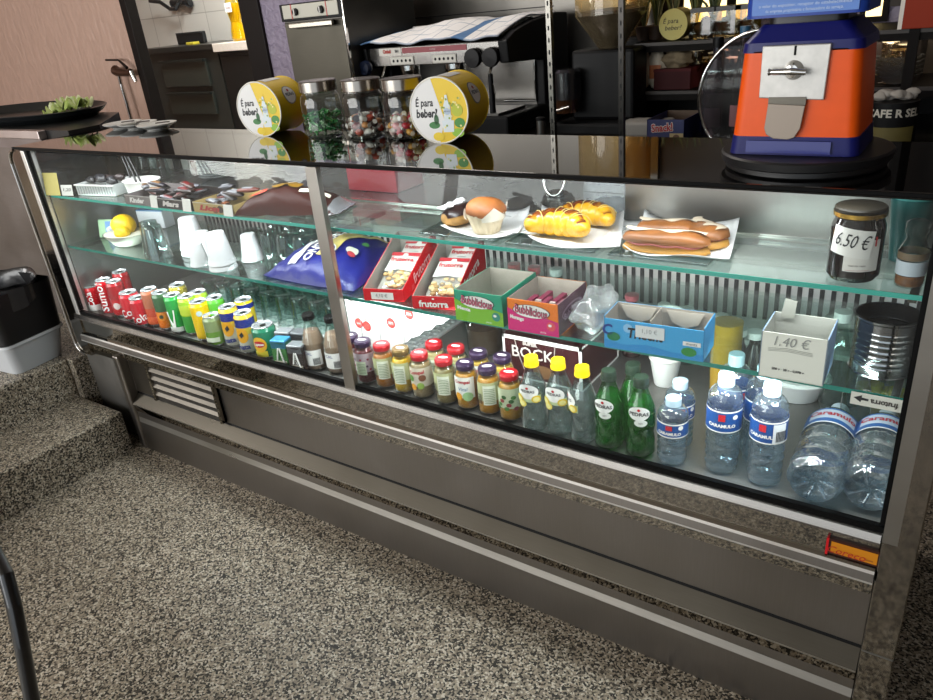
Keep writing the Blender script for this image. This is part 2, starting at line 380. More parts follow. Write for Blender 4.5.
m = MB(); m.tube([q(172, 3), q(190, 2)], .03, mat('4a4d50', .3, .9)); m.tube([q(174, 4), q(174, 4, 3.75)], .04, mat('4a4d50', .3, .9)); m.tube([q(189, 3), q(189, 3, 3.75)], .04, mat('4a4d50', .3, .9)); part(m, 'body', t)
m = MB(); m.tube([kp(131, 0, 3.7), kp(137, 14, 3.7), kp(141, 28, 3.7), kp(146, 47, 3.7), Vector((kp(146, 47, 3.7).x+.01, 3.69, kz+.008))], .008, BLACK)
tag(m.build('cable'), 'black cable hanging down the kitchen tiles beside the door frame', 'cable')
# brown wall: tap with its pipe
t = thing('beer_tap', 'small chrome and brown tap with a lever and pipe on the brown wall', 'tap', P(121, 73, 'y', WY-.06)); o = t.location
g = lambda u, v, y=WY-.06: P(u, v, 'y', y)-o
BR = mat('5a4034', .35, .7)
m = MB(); m.tube([g(115, 70), g(119, 72), g(128, 73), g(131, 72)], [.035, .03, .022, .022], BR, n=12); m.tube([g(117, 72), g(117, 72, WY)], .03, BR); part(m, 'body', t)
m = MB(); m.tube([g(106, 60), g(118, 60), g(123, 64), g(127, 68)], [.007, .007, .01, .012], mat('2b2320', .4, .5)); part(m, 'lever', t)
m = MB(); m.tube([g(131, 71), g(133, 76), g(136, 82)], [.015, .016, .012], CHROME); part(m, 'nozzle', t)
m = MB(); m.tube([g(119, 75), g(121, 84), g(126, 100), g(132, 122), g(136, 136)], .014, CHROME); part(m, 'pipe', t)

# ------------------------------------------------------------------ light
W = bpy.data.worlds.new('world'); bpy.context.scene.world = W; W.use_nodes = True
bg = W.node_tree.nodes['Background']; bg.inputs[0].default_value = (.86, .93, 1, 1); bg.inputs[1].default_value = 1.5
def area(name, loc, tgt, sx, sy, e, col=(1, 1, 1)):
    l = bpy.data.lights.new(name, 'AREA'); l.shape = 'RECTANGLE'; l.size = sx; l.size_y = sy; l.energy = e; l.color = col
    o = bpy.data.objects.new(name, l); C.objects.link(o); o.location = loc
    o.rotation_euler = (Vector(tgt)-Vector(loc)).to_track_quat('-Z', 'Y').to_euler(); return o
area('daylight_window', (-.6, -4.6, 1.7), (.6, -1, .3), 3.6, 2.0, 150, (1, .985, .95))
area('case_tube_light', (1.25, .05, 1.078), (1.25, .16, .6), 2.3, .03, 6.5, (.93, .97, 1))
area('shelf_fill_light', (1.25, .036, MS-.012), (1.25, .34, MS-.26), 2.4, .012, 11, (.95, .98, 1))  # added fill to brighten the drinks on the deck; no lamp known here
area('shelf_fill_light', (1.25, .036, US-.012), (1.25, .30, US-.28), 2.4, .012, 5, (.95, .98, 1))  # also an added fill, for the goods on the middle shelf
area('kitchen_light', (-2.2, 2.6, 2.8), (-2.6, 3.7, .9), 1.4, .6, 110, (1, 1, .97))
area('side_fill_light', (-3.6, -3.2, 1.9), (-2.0, 2.1, .9), 1.4, 1.4, 78, (1, .97, .93))  # added fill to brighten the brown wall; no window known here
area('bar_light', (.2, 1.2, 2.85), (.2, 1.2, 0), 1.0, .3, 24, (1, .93, .86))
sc = bpy.context.scene
sc.view_settings.view_transform = 'Standard'; sc.view_settings.look = 'None'; sc.view_settings.gamma = 1; sc.view_settings.use_curve_mapping = False
sc.view_settings.exposure = 0.0
sc.cycles.max_bounces = 10; sc.cycles.transparent_max_bounces = 40; sc.cycles.transmission_bounces = 8; sc.cycles.glossy_bounces = 4; sc.cycles.diffuse_bounces = 3
sc.cycles.sample_clamp_indirect = 4; sc.cycles.caustics_reflective = False; sc.cycles.caustics_refractive = False
sc.cycles.use_denoising = True
# ------------------------------------------------------------------ the refrigerated display case
LX = 2.5; XM = 1.287; D = .60
SILL = steel('b4afa8', .22, (1, 1, 30), 0)
case = thing('display_case', 'long stainless refrigerated display counter with glass front and black glass top', 'display case', (1.25, .3, 0))
O = Vector((1.25, .3, 0))
def cp(m, name, par=None, **k):
    m.v = [v-O for v in m.v]; return m.build(name, par or case, **k)
# lower body: a profile in (y, z) carried along x
m = MB(); x0, x1 = .14, 2.5
def prof(pts, a, b, mm, mb):
    mb.smooth = False
    for i in range(len(pts)-1):
        (y0, z0), (y1, z1) = pts[i][:2], pts[i+1][:2]; mt = pts[i][2] if len(pts[i]) > 2 else mm
        mb.add([(a, y0, z0), (b, y0, z0), (b, y1, z1), (a, y1, z1)], [(0, 1, 2, 3)], mt, False)
BRS = steel('96908a', .33, (60, 2, 2), .05)
prof([(.0, .0, BRS), (.0, .115, LINE2), (.004, .134, BRS), (.004, .158, POL), (-.004, .186, LINE2), (-.004, .190, DARKST), (.026, .221, BLACK), (.03, .226, BRS), (.03, .366, POL),
      (.008, .370, POL), (.008, .406, LINE), (-.012, .409, LINE), (-.012, .413, BRS), (-.010, .430, LINE), (-.006, .434, POL), (.004, .440, POL), (.004, .492, LINE), (-.010, .495, BRS), (-.010, .499, SILL), (-.006, .513, BRS), (.01, .515)], x0, x1, STEEL, m)
cp(m, 'front_fascia')
m = MB(); prof([(.008, .370, POL), (.008, .406, LINE), (-.012, .409, LINE), (-.012, .413, BRS), (-.010, .430, LINE), (-.006, .434, POL), (.004, .440, POL), (.004, .492, LINE), (-.010, .495, BRS), (-.010, .499, SILL), (-.006, .513, BRS), (.01, .515)], -.04, x0, STEEL, m)
m.box(-.04, x0, .012, .05, .35, .515, DARKST); cp(m, 'fascia_end')
m = MB(); m.box(.14, 2.5, .04, .66, .03, .49, mat('3a3835', .5)); cp(m, 'body')
m = MB(); m.box(-.12, .14, .02, .66, .02, .37, steel('8c8984', .5)); cp(m, 'recess_panel', bevel=.01)
m = MB(); m.box(.125, .158, -.008, .03, .0, .38, BRS); cp(m, 'foot_panel', bevel=.006)
# louvre
m = MB(); a, b = .285, .655
m.box(a, b, .022, .032, .228, .37, mat('4a4743', .4, .6))
for k in range(4):
    z = .245+k*.031
    m.add([(a+.01, .030, z+.026), (b-.01, .030, z+.026), (b-.01, .014, z+.006), (a+.01, .014, z+.006)], [(0, 1, 2, 3)], steel('7d7870', .5), False)
    m.box(a+.03, b-.03, .020, .0215, z-.002, z+.006, BLACK)
m.box(a, a+.012, .012, .03, .228, .37, POL); m.box(b-.012, b, .012, .03, .228, .37, POL); cp(m, 'louvre')
m = MB(); m.box(.165, .275, .022, .031, .232, .366, steel('77736d', .3)); cp(m, 'service_panel', bevel=.004)
# end panels: left with a rounded corner, right post
def rounded(y0, y1, z0, z1, r, corners):
    p = []
    for (cy, cz, a0, on) in ((y1-r, z1-r, 0, corners[0]), (y0+r, z1-r, 90, corners[1]), (y0+r, z0+r, 180, corners[2]), (y1-r, z0+r, 270, corners[3])):
        if on:
            for k in range(7): a = math.radians(a0+15*k); p.append((cy+r*math.cos(a), cz+r*math.sin(a)))
        else: p.append((cy+(r if a0 in (0, 270) else -r), cz+(r if a0 in (0, 90) else -r)))
    return p
pl = rounded(-.118, -.03, .345, TP-.012, .045, (0, 1, 1, 0))
m = MB(); m.prism(pl, 'y', .0, .03, steel('a8a29a', .12, (1, 1, 2), .02)); m.box(-.118, -.1, .03, .62, .36, 1.06, STEEL); cp(m, 'end_panel')
m = MB()
ring = [(p[0], -.003, p[1]) for p in pl if p[0] < -.031]
m.tube(ring, .004, CHROME, n=8); cp(m, 'end_trim')
m = MB(); m.box(-.030, -.006, -.004, .03, .50, TP-.012, LINE); cp(m, 'post', bevel=.002)
m = MB(); m.box(2.502, 2.555, -.004, .05, .0, TP-.012, steel('a09a92', .06, (1, 1, 3), .01)); m.box(2.502, 2.555, -.0055, .0, .245, .25, DARKST); cp(m, 'post', bevel=.004)
m = MB(); m.box(2.502, 2.525, -.006, -.004, .50, TP-.012, steel('a9a59e', .3, (1, 1, 3), 0)); cp(m, 'post_strip')
m = MB(); m.box(XM-.018, XM+.018, -.004, .012, .505, TP-.012, steel('b3afa8', .3, (1, 1, 3), 0)); cp(m, 'mullion', bevel=.002)
# black seals and sills
m = MB(); m.box(-.006, 2.502, .0, .012, .514, .526, BLACK); m.box(-.006, .004, .0, .012, .53, TP-.012, BLACK); m.box(2.494, 2.502, .0, .012, .53, TP-.012, BLACK); m.box(-.02, 2.56, -.002, .02, TP-.011, TP-.009, BLACK)
cp(m, 'seal')
# front glass (two panes), top glass
FG = thin('f6faf9', 1.45, .0, 1.0, haze=.012, hazecol='dfe8ee'); EDGE = mat('2c8577', .15, coat=.5)
for a, b in ((.004, XM-.018), (XM+.018, 2.494)):
    m = MB(); m.add([(a, .004, .534), (b, .004, .534), (b, .004, TP-.016), (a, .004, TP-.016)], [(0, 1, 2, 3)], FG, False); cp(m, 'front_glass')
TOPM = mat('0a0a0b', .04, spec=.8, coat=.6)
m = MB(); m.box(-.068, 2.56, -.004, .345, TP-.010, TP, TOPM); m.box(-.070, 2.562, -.007, -.003, TP-.008, TP-.0005, mat('060606', .6, spec=.1)); cp(m, 'glass_top', bevel=.002)
# inside: deck, left wall, right wall, back wall with slots, worktop, rear glass
INS = steel('a9a8a4', .3, (2, 2, 40), .03)
m = MB(); m.box(0, 2.5, .012, D, DK-.01, DK, steel('a5a39f', .5, (3, 20, 2), .03)); cp(m, 'deck')
m = MB(); m.box(-.02, 0, .03, D, DK, .925, INS); m.box(-.02, 0, .03, .25, .925, TP-.012, thin('b9c2c4', 1.5, .02, 1.5, .02)); cp(m, 'left_wall')
m = MB(); m.box(2.5, 2.52, .05, D, DK, .925, INS); cp(m, 'right_wall')
m = MB(); bz0, bz1 = .605, .735
m.box(0, 2.5, D, D+.02, DK, .905, INS); m.box(0, 2.5, D-.03, D, bz0-.02, bz1+.02, steel('c9c8c4', .35, (2, 2, 2), .02))
cp(m, 'back_wall')
m = MB(); m.smooth = False
n = 102
for k in range(n):
    x = .03+k*(2.44/(n-1)); m.box(x-.005, x+.005, D-.0325, D-.0298, bz0+.014, bz1-.022, mat('0a0a0a', .8))
tag(cp(m, 'slots'), None, None, kind=None)
m = MB()
m.box(0, 2.5, D-.09, D-.03, bz0-.035, bz0-.02, mat('c9cac6', .4)); cp(m, 'drip_ledge', bevel=.003)
m = MB(); m.box(-.1, 2.52, .265, .70, .905, .925, steel('8a8886', .25, (3, 30, 3), .03)); cp(m, 'rear_worktop')
m = MB(); m.add([(0, .255, .93), (2.5, .255, .93), (2.5, .285, TP-.012), (0, .285, TP-.012)], [(0, 1, 2, 3)], thin('eef2f2', 1.45, .03, 1, .02, 'c8d4dc'), False); cp(m, 'rear_glass')
m = MB(); m.box(1.93, 2.5, .252, .254, .93, TP-.012, steel('8b8985', .3, (30, 3, 3), .08)); cp(m, 'rear_panel')
m = MB(); m.box(0, 2.5, .25, .262, .925, .935, CHROME); m.box(0, 2.5, .28, .345, TP-.024, TP-.011, DARKST); cp(m, 'rear_rail')
SG = thin('e9f6f2', 1.5, .0, 1.2, .012)
def shelf(z, y1, h, ED=EDGE):
    m = MB(); m.add([(.002, .03, z), (2.498, .03, z), (2.498, y1, z), (.002, y1, z)], [(0, 1, 2, 3)], SG, False)
    m.add([(.002, .03, z-h), (2.498, .03, z-h), (2.498, y1, z-h), (.002, y1, z-h)], [(0, 1, 2, 3)], SG, False)
    s = cp(m, 'glass_shelf')
    m = MB(); m.box(.002, 2.498, .0295, .031, z-h, z, ED); m.v = [v-O for v in m.v]; e = m.build('shelf_edge', s)
    return s
shelf(US-.001, .245, .008, mat('3fae9e', .15, coat=.5)); shelf(MS-.001, .40, .008)
for x in (.02, XM, 2.48):
    for z, y1 in ((US-.012, .22), (MS-.012, .38)):
        m = MB(); m.box(x-.006, x+.006, .05, y1, z-.01, z, DARKST); cp(m, 'shelf_bracket')
# maker's plate
m = MB(); pz = (P(826, 542, 'y', -.012).z+P(826, 556, 'y', -.012).z)/2; a = P(826, 548, 'y', -.014).x; b = P(881, 562, 'y', -.014).x
m.box(a, b, -.002, .004, .442, .474, mat('3a1408', .4)); m.band(a+.006, b-.006, .446, .470, mat('d98a1e', .3, .3), y=-.002); m.text('Coreco', .02, mat('b3281c'), a+.03, .453, y=-.0025, shear=.3)
m.band(a+.06, b-.012, .450, .453, mat('a35f14'), y=-.0026); m.box(a-.002, a+.002, -.004, .004, .440, .476, RED)
cp(m, 'maker_plate')
# ------------------------------------------------------------------ counter at the far left
t = thing('steel_counter', 'stainless steel service counter with a black top left of the display case', 'counter', (-.9, .2, .315))
m = MB(); m.box(-1.9, .58, .03, .34, 0, .745, steel('8d8580', .4, (2, 2, 20), .02)); part(m, 'body', t)
m = MB(); m.box(-1.9, .60, 0, .03, .757, .787, steel('cfc3bf', .35, (20, 2, 2), 0)); part(m, 'front_edge', t, bevel=.003)
m = MB(); m.box(-1.9, .59, .01, .03, .72, .757, steel('9b9290', .35)); part(m, 'apron', t)
m = MB(); m.prism([(-1.9, .03), (.755, .03), (.755, .15), (.45, .42), (-1.9, .42)], 'z', .747, .785, mat('161616', .35)); part(m, 'top', t)
# ------------------------------------------------------------------ drinks on the deck
SIL = mat('d5d7da', .25, .7)
def can(px, top_z, label, cols, marks=None, rz=0, group='drink cans at the front of the case', r=.0285, name='drink_can', cat='can'):
    h = top_z-DK-.001; p = P(*px, 'z', top_z); cx, cy = p.x, max(p.y, .016+r)
    t = thing(name, label, cat, (cx, cy, DK+.001), rz, group)
    m = MB(); z = [0, .010, .016]
    body, hi = cols[0], cols[1]
    m.lathe([(r*.72, 0, SIL), (r*.78, .003, SIL), (r, .012, body), (r, h*.52, hi), (r, h-.014, hi), (r*.86, h-.004, SIL), (r*.9, h-.001, SIL), (r*.86, h), (r*.8, h-.004, SIL), (0, h-.005)], SIL, 24)
    if marks: marks(m, r, h)
    part(m, 'body', t)
    m = MB(); m.lathe([(.009, 0), (.0095, .001), (.008, .0018), (0, .0018)], CHROME, 12, sy=1.3); part(m, 'pull_tab', t, loc=(0, .002, h-.005))
    return t
def vtext(s, col, size, rot=PI/2, zc=.55, ang=0, shear=0):
    return lambda m, r, h: m.text(s, size, mat(col, .4), 0, h*zc, r, rot=rot, shear=shear, bold=.0006, ang=ang)
def marks(*fs):
    def f(m, r, h):
        for g in fs: g(m, r, h)
    return f
def wave(col, a0=.3, a1=.62):
    return lambda m, r, h: m.poly([(-r*.9, h*a0), (r*.9, h*(a0+.1)), (r*.9, h*(a1+.1)), (0, h*a1), (-r*.9, h*(a1-.05))], mat(col, .4), r*.98, d=.0025) if 0 else m.band(-r, r, h*a0, h*a1, mat(col, .4), r)
def dot(col, rad, zc=.5, x=0): return lambda m, r, h: m.oval(x, h*zc, rad, rad, mat(col, .4), r)
RC, DR, ORG, GRN, LIM, YL, NAV = (mat(c, .25, coat=.5) for c in ('c4101e', '98121c', 'ee7a22', '179a3d', '9ccc2a', 'f6c90c', '1b2a7e'))
S, T = .631, .602
can((90.9, 285), T, 'red and white soda can nearest the left end of the case', (RC, RC), marks(wave('e9e4df', .1, .35), vtext('Cola', 'f2eeee', .03)), .5)
can((102.4, 279), S, 'tall red soda can with white upright lettering, second from the left end', (RC, RC), vtext('Sumol', 'f2eeee', .042), .35)
can((113, 280.5), S, 'tall dark red soda can, third from the left end', (RC, DR), marks(dot('e8d9d4', .012, .35)), .6)
can((119, 271), S, 'tall dark red soda can standing behind the red ones at the left end', (DR, DR), vtext('Cola', 'd9b7b2', .035), .5)
can((127.4, 291.4), T, 'short bright red soda can in front, with a pale swirl', (mat('d01c2e', .22, coat=.5), mat('d01c2e', .22, coat=.5)), marks(vtext('Cola', 'f6f0f0', .036, rot=.25, zc=.35)), .6, r=.033)
can((137, 296.6), T, 'short red soda can with white script, right of the other short red can', (mat('c8162a', .22, coat=.5),)*2, marks(vtext('Cola', 'f6f0f0', .036, rot=.35, zc=.3)), .5, r=.031)
can((148, 288.4), S, 'tall orange red can beside the red soda cans', (mat('cf4a2a', .22, coat=.5), mat('b86a4a', .22, coat=.5)), marks(wave('e3622c', .1, .3)), .4)
can((159, 291.4), S, 'tall orange soda can with a dark green upper half', (ORG, mat('2f5a35', .22, coat=.5)), marks(dot('f08a1a', .015, .4), dot('2a3a24', .008, .4)), .5)
can((171.4, 294), S, 'tall green can with a white block and a dark number mark', (GRN, GRN), marks(lambda m, r, h: m.poly([(-.016, h*.6), (.014, h*.66), (.008, h*.2), (-.004, h*.2)], WHITE, r, d=.002), wave('e9ece6', .08, .2)), .3)
can((176.5, 284), S, 'tall olive yellow can standing behind the green can', (mat('9b8d2e', .25, coat=.5),)*2, None, .3)
can((185.3, 295.3), S, 'tall lime green can right of the green can with a white block', (mat('3c9b3a', .22, coat=.5), LIM), marks(wave('b9cf3a', .55, .8)), .3)
can((197.2, 291), S, 'tall lime can standing behind the yellow can', (LIM, LIM), None, .3)
can((197.3, 300.5), S, 'tall plain yellow can in front of the lime cans', (YL, YL), marks(dot('c9dada', .009, .74, .012)), .4)
can((213.6, 296.6), S, 'tall bright green can at the back behind the short olive can', (mat('57b036', .22, coat=.5),)*2, None, .2)
can((210.5, 314.5), T, 'short olive green can between the yellow and blue cans', (mat('6f9a3a', .22, coat=.5), mat('8a9a6a', .22, coat=.5)), marks(wave('dfe6cf', .2, .35)), .3)
def nat(m, r, h):
    m.band(-r*3.1, r*3.1, h*.68, h*.88, NAV, r); m.oval(0, h*.5, .02, .024, mat('e8a514', .4), r, d=.0012); m.poly([(-.006, h*.52), (.004, h*.6), (.008, h*.5), (-.002, h*.44)], INK, r, d=.0026)
    m.text('nata', .022, mat('20307a'), 0, h*.22, r, rot=.1, bold=.0008, d=.0025)
LY = mat('d8d6c4', .25, .2)
can((226.7, 305.6), S, 'tall yellow and white can with a navy top, left of its twin in front', (LY, mat('e3bf3a', .25, coat=.5)), nat, .4)
can((242, 311.5), S, 'tall yellow and white can with a navy top, right of its twin in front', (LY, mat('e3bf3a', .25, coat=.5)), nat, .3)
can((242.6, 298.6), S, 'tall yellow can with a navy rim standing behind its two twins', (mat('e3c91a', .25, coat=.5),)*2, lambda m, r, h: m.band(-r*3.1, r*3.1, h*.8, h*.92, NAV, r), .3)
def lip(m, r, h):
    m.oval(0, h*.5, .022, .024, mat('e8b321', .4), r, d=.0012); m.oval(0, h*.52, .017, .010, RED, r, d=.0022); m.text('Lipton', .011, WHITE, 0, h*.52, r, d=.0032, bold=.0004); m.band(-.02, .02, h*.12, h*.3, mat('d8c62b', .4), r)
can((262, 324), T, 'wide green iced tea can with a yellow and red badge', (mat('17693f', .25, coat=.5), mat('1e7a5a', .25, coat=.5)), lip, .3, r=.035)
def carton(px, z, label, c1, c2, rz, w=.047, d=.036, txt='', g='drink cartons with straws'):
    p = P(*px, 'z', z); h = z-DK
    t = thing('drink_carton', label, 'carton', (p.x, max(p.y, .035), DK+.001), rz, g)
    m = MB(); m.box(-w/2, w/2, -d/2, d/2, 0, h*.96, mat(c1, .4)); m.box(-w/2, w/2, -d/2, d/2, h*.7, h, mat(c2, .35, .3))
    if txt: m.text(txt, .016, WHITE, 0, h*.45, y=-d/2, rot=PI/2)
    m.band(-w*.4, w*.4, h*.12, h*.3, mat('d9d2c0', .5), y=-d/2); part(m, 'box', t, bevel=.002)
    m = MB(); m.tube([(.012, -d/2-.003, .02), (.004, -d/2-.003, h*.75)], .0022, WHITE, 6); m.tube([(-.008, -d/2-.003, .03), (.0, -d/2-.003, h*.75)], .0022, WHITE, 6); part(m, 'straw', t)
carton((275, 341), .588, 'small blue topped carton with a green side and white straws', '3d7a3a', '4a9ac9', .3)
carton((290, 347), .584, 'small brown chocolate drink carton next to the blue topped one', '2a1c18', '8a8d90', .3, txt='cacau')
carton((284, 330), .59, 'brown and silver drink carton standing behind the front cartons', '33231c', '9a9da0', .3)
carton((300, 331), .59, 'brown and silver drink carton behind the first milk bottle', '33231c', '7a7d80', .2)
# chocolate milk bottles
def milk(px, label, rz):
    z = .664; p = P(*px, 'z', z); t = thing('milk_bottle', label, 'bottle', (p.x, p.y, DK+.001), rz, 'chocolate milk bottles')
    h = z-DK
    pr = [(.026, 0), (.031, .006), (.031, h*.5), (.026, h*.62), (.014, h*.84), (.0135, h*.93)]
    m = MB(); m.lathe(pr, GLS); part(m, 'glass_body', t)
    m = MB(); m.lathe([(.025, .003), (.0295, .009), (.0295, h*.5), (.0245, h*.61), (.02, h*.7)], mat('9a7a66', .4)); part(m, 'chocolate_milk', t)
    m = MB(); m.band(-.03, .034, h*.12, h*.4, mat('e5e3de', .6), .031); m.text('UCAL', .012, mat('3a4a8a'), -.008, h*.34, .031); 
    for k in range(7): m.band(.008+k*.0028, .0095+k*.0028, h*.14, h*.26, INK, .031, d=.0012)
    part(m, 'label', t)
    m = MB(); m.lathe([(.0165, h*.9), (.017, h*.98), (.015, h), (0, h)], BLACK, 20); part(m, 'cap', t)
milk((307.4, 313.5), 'chocolate milk bottle with a black cap, left of the steel mullion', .3)
milk((329.5, 316), 'chocolate milk bottle with a black cap, partly behind the steel mullion', .2)
# fruit nectar bottles
CR, CP, CG = mat('b31a24', .3, .3), mat('33203f', .3, .3), mat('7a6338', .3, .5)
LB = mat('d9ddc6', .6)
def nectar(px, label, capm, juice, style, rz=0, z=.620):
    p = P(*px, 'z', z); y = max(p.y, .045)
    t = thing('nectar_bottle', label, 'bottle', (p.x, y, DK+.001), rz, 'small fruit nectar bottles with metal lids')
    h = z-DK; r = .0275
    m = MB(); m.lathe([(.022, 0), (r, .006), (r, h*.72), (.025, h*.80), (.0185, h*.88), (.0185, h*.9)], GLS); part(m, 'glass_body', t)
    J = mat(juice, .3, noise=.12, nscale=60)
    m = MB(); m.lathe([(.021, .004), (r-.0015, .009), (r-.0015, h*.70), (.0225, h*.78), (.019, h*.8)], J); part(m, 'juice', t)
    m = MB()
    if style == 'pic':
        m.band(-.05, .05, h*.32, h*.74, mat('d6cdb8', .6), r); m.text('Compal', .013, mat('b32030'), 0, h*.64, r, rot=.1, bold=.0004)
        for k, (a, b, c) in enumerate(((-.012, .3, 'e39a1c'), (.008, .34, '8fae4a'), (-.002, .48, 'c9bfae'), (.014, .52, '7a4a30'), (-.016, .5, '5d8a3a'))): m.oval(a, h*b, .009, .009, mat(c, .5), r, d=.0011+k*.0002)
    elif style == 'berry':
        m.band(-.05, .05, h*.32, h*.76, mat('b8a8ae', .6), r)
        for k in range(14): m.oval(-.025+.0038*k, h*(.3+.4*((k*7) % 5)/5), .003, .003, mat(('7a2038', 'a83050', '3a2040')[k % 3], .5), r, d=.0011)
        m.band(-.014, .014, h*.26, h*.58, mat('d6e2c4', .6), r, d=.002)
        for k in range(7): m.band(-.011, .011, h*(.3+.036*k), h*(.31+.036*k), mat('6f8f5a'), r, d=.0026)
    elif style == 'vital':
        m.band(-.03, .03, h*.30, h*.76, mat('e9ebe2', .6), r); m.text('Compal', .012, mat('b32030'), 0, h*.66, r, bold=.0004); m.text('Vital', .013, mat('2a6f9a'), 0, h*.5, r, shear=.2)
        m.oval(-.012, h*.33, .010, .010, mat('e8a01c', .5), r, d=.0011); m.oval(.012, h*.34, .013, .012, mat('9cc48a', .5), r, d=.0012)
    elif style == 'green':
        m.band(-.05, .05, h*.32, h*.74, mat('b9c2a0', .6), r)
        for k in range(9): m.oval(-.022+.0055*k, h*(.32+.32*((k*5) % 4)/4), .006, .005, mat(('2f5a2a', '4d7a3a', '8a3a3a')[k % 3], .5), r, d=.0011+k*.0001)
    else:
        m.band(-.03, .03, h*.34, h*.74, mat('bcbf8e', .6), r)
        m.band(-.012, .018, h*.26, h*.68, mat('e3e6d3', .6), r, d=.0012)
        for k in range(9): m.band(-.009, .015, h*(.3+.038*k), h*(.312+.038*k), mat('71885a'), r, d=.002)
        for k in range(6): m.band(-.026+k*.0018, -.025+k*.0018, h*.28, h*.5, INK, r, d=.0018)
    part(m, 'label', t)
    m = MB(); m.lathe([(.0215, h*.87), (.0222, h*.9), (.0222, h*.965), (.020, h), (0, h)], capm, 22)
    m.M = Matrix.Translation((0, 0, h+.0004)) @ Matrix.Rotation(-PI/2, 4, 'X')
    m.oval(0, 0, .012, .006, mat('e6dede', .5), d=.0002); part(m, 'lid', t)
NB = [((349.3, 335), 'dark red juice bottle with a purple lid, touching the steel mullion', CP, '5a1018', 'berry', .3),
 ((362, 340), 'dark red juice bottle with a purple lid and berry label, second from the mullion', CP, '6a1420', 'berry', .25),
 ((381, 343.6), 'amber nectar bottle with a red lid, third from the mullion', CR, 'c07020', 'text', .5),
 ((400, 348), 'bright yellow nectar bottle with a brown gold lid', CG, 'e8b010', 'text', .2),
 ((418.8, 352.6), 'pale beige nectar bottle with a red lid and fruit picture, right of the gold lid', CR, 'b09068', 'pic', .2),
 ((433.4, 341.8), 'red lidded nectar bottle in the back row, left one of two', CR, 'b8a070', 'text', .1),
 ((455.6, 346.2), 'red lidded nectar bottle in the back row, right one of two', CR, 'b8a070', 'text', .1),
 ((443.2, 357.7), 'olive beige nectar bottle with a red lid and a pale text label in front', CR, '9a8250', 'text', .3),
 ((464.6, 362), 'orange nectar bottle with a purple lid and a white label with fruit in front', CP, 'd08a1a', 'vital', .2),
 ((478, 350.8), 'purple lidded nectar bottle behind, left of the other one behind', CP, 'cfa040', 'vital', .1),
 ((486.9, 366.4), 'orange nectar bottle with a purple lid and a barcode label in front', CP, 'd08a1a', 'text', .5),
 ((501.8, 355.3), 'purple lidded nectar bottle behind the red lidded one with leaves', CP, 'cfa040', 'text', .1),
 ((508.7, 372), 'amber nectar bottle with a red lid and a leafy label, left of the lemon water', CR, 'c08428', 'green', .2)]
for px, l, c, j, s_, rz in NB: nectar(px, l, c, j, s_, rz)
# lemon sparkling water
WAT = thin('e6efef', 1.45, .05, 3.0, .05, 'f4fafa', bump=.5); GGR = glass('5fd06c', 1.12, 0, .5, milk=.12)  # pale diffuse share in both stands for light refracted in the bottles
def tall(px, z, label, kind, rz, g):
    h = z-DK; p = P(*px, 'z', z); t = thing('water_bottle', label, 'bottle', (p.x, max(p.y, .045), DK+.001), rz, g)
    r = .030
    pr = [(.024, 0), (r, .008), (r*.97, h*.2), (r*.88, h*.30), (r, h*.40), (r, h*.52), (r*.96, h*.62), (r*.72, h*.73), (.0155, h*.83), (.0135, h*.88), (.0125, h*.94)]
    G = GLS if kind == 'lemon' else thin('b4e6b4', 1.5, .02, 1.6)
    m = MB(); m.lathe(pr, G, 28); part(m, 'glass_body', t)
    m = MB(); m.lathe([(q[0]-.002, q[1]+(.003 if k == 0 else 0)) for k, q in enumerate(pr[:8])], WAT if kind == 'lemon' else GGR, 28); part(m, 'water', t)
    m = MB()
    if kind == 'lemon':
        m.band(-.03, .03, h*.45, h*.55, mat('c9d8a8', .6), r, d=.0008)
        m.oval(0, h*.595, .024, .018, mat('f2f2ee', .6), r*.98, d=.0022); m.text('PEDRAS', .009, mat('4a4a4a'), 0, h*.60, r*.98, d=.003, bold=.0002); m.oval(0, h*.645, .003, .003, RED, r*.98, d=.003)
        for a, b, c in ((-.019, .49, 'e8c61a'), (.019, .50, 'e8c61a'), (-.012, .43, 'edd75a')):
            m.oval(a, h*b, .010, .009, mat(c, .5), r, d=.0028); m.oval(a, h*b, .007, .006, mat('f4ea9a', .5), r, d=.0036)
    else:
        m.oval(0, h*.61, .022, .016, mat('eeeeea', .6), r, d=.0012); m.text('PEDRAS', .011, mat('3a3a3a'), 0, h*.605, r, d=.0022, bold=.0003); m.oval(0, h*.66, .003, .003, RED, r, d=.0022)
        m.oval(.004, h*.49, .013, .008, mat('e4e6df', .6), r, d=.0012); m.text('1871', .005, INK, .004, h*.49, r, d=.002)
    part(m, 'label', t)
    m = MB(); cm = YEL if kind == 'lemon' else mat('17251a', .35)
    m.lathe([(.0145, h*.89), (.0155, h*.9), (.0155, h*.97), (.0145, h), (0, h)], cm, 24); m.lathe([(.0165, h*.885), (.0165, h*.915)], cm, 24); part(m, 'cap', t)
g = 'clear lemon sparkling water bottles with yellow caps'
tall((531, 356.8), .678, 'clear lemon sparkling water bottle with a yellow cap, left of three', 'lemon', .1, g)
tall((557.9, 359.5), .678, 'clear lemon sparkling water bottle with a yellow cap, middle of three', 'lemon', .05, g)
tall((582, 366.8), .676, 'clear lemon sparkling water bottle with a yellow cap, right of three', 'lemon', -.9, g)
g = 'green glass sparkling water bottles'
tall((608.5, 370.4), .679, 'green glass sparkling water bottle in front, next to the lemon ones', 'green', .0, g)
tall((633, 364), .681, 'green glass sparkling water bottle standing behind the other two', 'green', .8, g)
tall((641.2, 376.8), .679, 'green glass sparkling water bottle in front, nearest the plastic bottles', 'green', .25, g)
